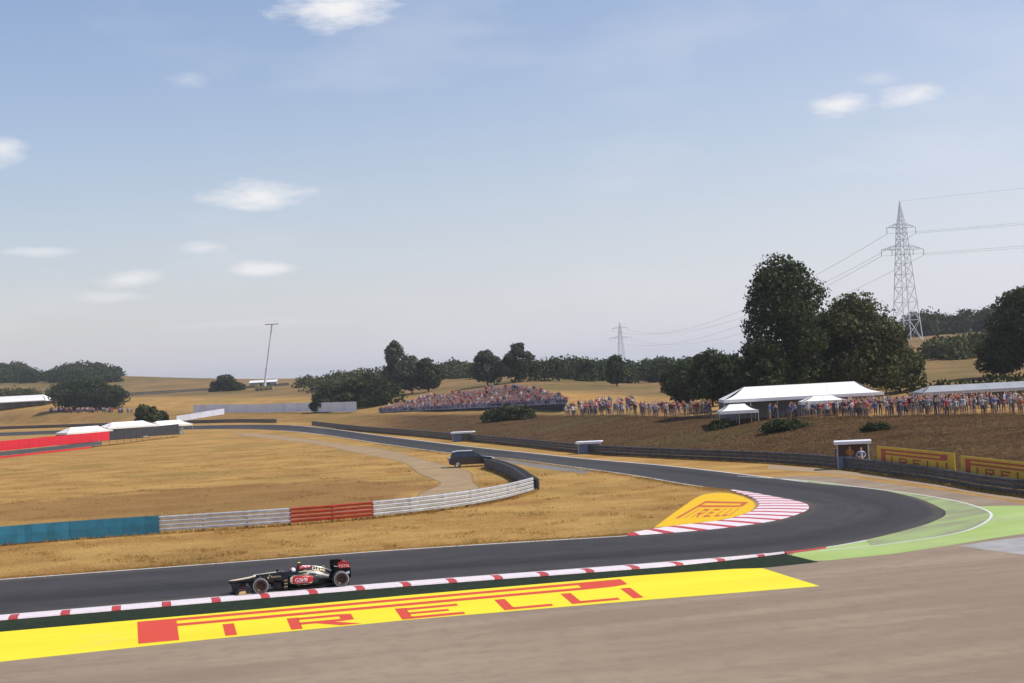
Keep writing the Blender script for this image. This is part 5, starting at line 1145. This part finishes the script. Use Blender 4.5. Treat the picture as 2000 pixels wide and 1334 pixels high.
helmet_part('helmet', lambda th, ph: th < 2.7 and not vis(th, ph) and not (abs(ph) > 1.15 and th < 2.2), pinkh); helmet_part('helmet_back', lambda th, ph: abs(ph) > 1.15 and th < 2.2, whiteh, .001); helmet_part('visor', vis, visor, .001)

# ------------------------------------------------------------------ dry grass in tufts
def glow(m, c):
    t_ = m.node_tree; b_ = t_.nodes['Principled BSDF']; tr = t_.nodes.new('ShaderNodeBsdfTranslucent'); src = b_.inputs['Base Color'].links[0].from_socket; t_.links.new(src, tr.inputs['Color'])
    ms = t_.nodes.new('ShaderNodeMixShader'); ms.inputs[0].default_value = c; t_.links.new(b_.outputs[0], ms.inputs[1]); t_.links.new(tr.outputs[0], ms.inputs[2]); t_.links.new(ms.outputs[0], t_.nodes['Material Output'].inputs['Surface'])
def tufts(label, pts, hgt, m, seed):
    rg = np.random.default_rng(seed); n = len(pts); V = []
    for b in range(3):
        a = rg.uniform(0, 2 * math.pi, n); w = hgt * rg.uniform(.10, .22, n); h = hgt * rg.uniform(.5, 1.3, n); lean = rg.normal(0, .45, (n, 2)) * h[:, None]; off = rg.normal(0, hgt * .5, (n, 2))
        base = pts + np.concatenate([off, np.zeros((n, 1))], 1) - np.array([0, 0, .02]); dx = np.stack([np.cos(a) * w, np.sin(a) * w, np.zeros(n)], -1); tip = base + np.concatenate([lean, h[:, None]], 1)
        V.append(np.stack([base - dx, base + dx, tip], 1))
    V = np.concatenate(V).reshape(-1, 3); o = link('grass', np_mesh('grass', V, np.arange(len(V)).reshape(-1, 3), [m])); tag(o, label, 'grass', kind='stuff')
def inpoly(P, x, y):
    c = np.zeros(len(x), bool); n = len(P)
    for i in range(n):
        a, b = P[i], P[(i + 1) % n]
        if a.y == b.y: continue
        c ^= ((a.y > y) != (b.y > y)) & (x < (b.x - a.x) * (y - a.y) / (b.y - a.y) + a.x)
    return c
tg = N('dry_grass_blades'); n1 = tg.noise(.16, 5, .65); n2 = tg.noise(.05, 3); c = tg.mix(tg.ramp(n1, .35, .65), (.36, .20, .06), (.55, .36, .12)); c = tg.mix(tg.math('MULTIPLY', tg.ramp(n2, .5, .62), .5), c, (.20, .16, .045)); tuft_m = tg.done(c, .9, .1)
tb = N('brown_grass_blades'); n1 = tb.noise(.3, 4); c = tb.mix(tb.ramp(n1, .35, .65), (.11, .060, .024), (.19, .11, .044)); tuft_b = tb.done(c, .9, .1)
glow(tuft_m, .5); glow(tuft_b, .5); infield = TI[10:230]; infield = [p for p in TI]
nt_ = 150000; px = rng.uniform(-40, 1560, nt_); D = 66 + 190 * rng.uniform(0, 1, nt_) ** 1.8; x = (px - 1000) / F * D; y = D
ok = inpoly(infield, x, y) & ~inpoly(oA + list(reversed(oB)), x, y) & ~inpoly(ap, x, y) & ~inpoly(IA2 + list(reversed(IB2)), x, y)
tufts('short dry golden grass of the infield', np.stack([x, y, np.zeros(nt_)], -1)[ok], .065, tuft_m, 5)
nb_ = 70000; px = rng.uniform(700, 2080, nb_); d0_ = np.interp(px, _kx, _kd[:, 0]); d1_ = np.interp(px, _kx, _kd[:, 1]); D = d0_ + 1.5 + (d1_ - d0_) * rng.uniform(0, 1.05, nb_); x = (px - 1000) / F * D
kp = rng.uniform(0, 1, nb_) < np.clip((px - 690) / 260, 0, 1)
tufts('long brown dry grass on the bank behind the barrier', np.stack([x, D, terr(x, D)], -1)[kp], .12, tuft_b, 6)
ne = 26000; ei = rng.integers(0, len(TI) - 1, ne); ef = rng.uniform(0, 1, ne); ti = np.array([(p.x, p.y) for p in TI]); ev = np.array([(p.x, p.y) for p in offset(TI, 1)]) - ti
pe = ti[ei] * (1 - ef)[:, None] + ti[ei + 1] * ef[:, None] + ev[ei] * (np.abs(rng.normal(0, .5, ne)) + .22)[:, None]; ok = (pe[:, 1] < 260) & ~inpoly(ap, pe[:, 0], pe[:, 1]) & ~inpoly(IA2 + list(reversed(IB2)), pe[:, 0], pe[:, 1]) & inpoly(infield, pe[:, 0], pe[:, 1])
tufts('ragged straw-coloured grass along the inside edge of the track', np.concatenate([pe, np.zeros((ne, 1))], 1)[ok], .10, tuft_m, 8)
wd = [p for q in (ir, rl, bl, hp) for p in resample(q, .12) if p.y < 300]; wd = np.array([(p.x, p.y, 0) for p in wd]); wd = np.repeat(wd, 3, 0) + rng.normal(0, 1, (len(wd) * 3, 3)) * np.array([.25, .25, 0])
tufts('tall dry weeds along the feet of the barriers', wd, .22, tuft_m, 9)
nc_ = 60000; px = rng.uniform(-40, 1500, nc_); D = 68 + 150 * rng.uniform(0, 1, nc_) ** 1.6; x = (px - 1000) / F * D
ok = inpoly(infield, x, D) & ~inpoly(oA + list(reversed(oB)), x, D) & ~inpoly(ap, x, D) & ~inpoly(IA2 + list(reversed(IB2)), x, D) & (_vn(x, D, 1.1) + .6 * _vn(D, x, .37) > .55)
tufts('coarser clumps of dry grass scattered over the infield', np.stack([x, D, np.zeros(nc_)], -1)[ok], .14, tuft_m, 10)

# ------------------------------------------------------------------ summer haze over the whole valley
hb = MB(); hb.box((0, 0, 36), (12400, 12400, 82)); hzo = hb.build('haze', [])
hmz = bpy.data.materials.new('haze_air'); hmz.use_nodes = True; ht = hmz.node_tree; ht.nodes.clear(); pvv = ht.nodes.new('ShaderNodeVolumePrincipled'); pvv.inputs['Color'].default_value = (.95, .97, 1.0, 1); pvv.inputs['Density'].default_value = .00014; pvv.inputs['Anisotropy'].default_value = .3
ho = ht.nodes.new('ShaderNodeOutputMaterial'); ht.links.new(pvv.outputs[0], ho.inputs['Volume']); hzo.data.materials.append(hmz); tag(hzo, 'thin summer haze filling the valley', 'haze', kind='stuff')
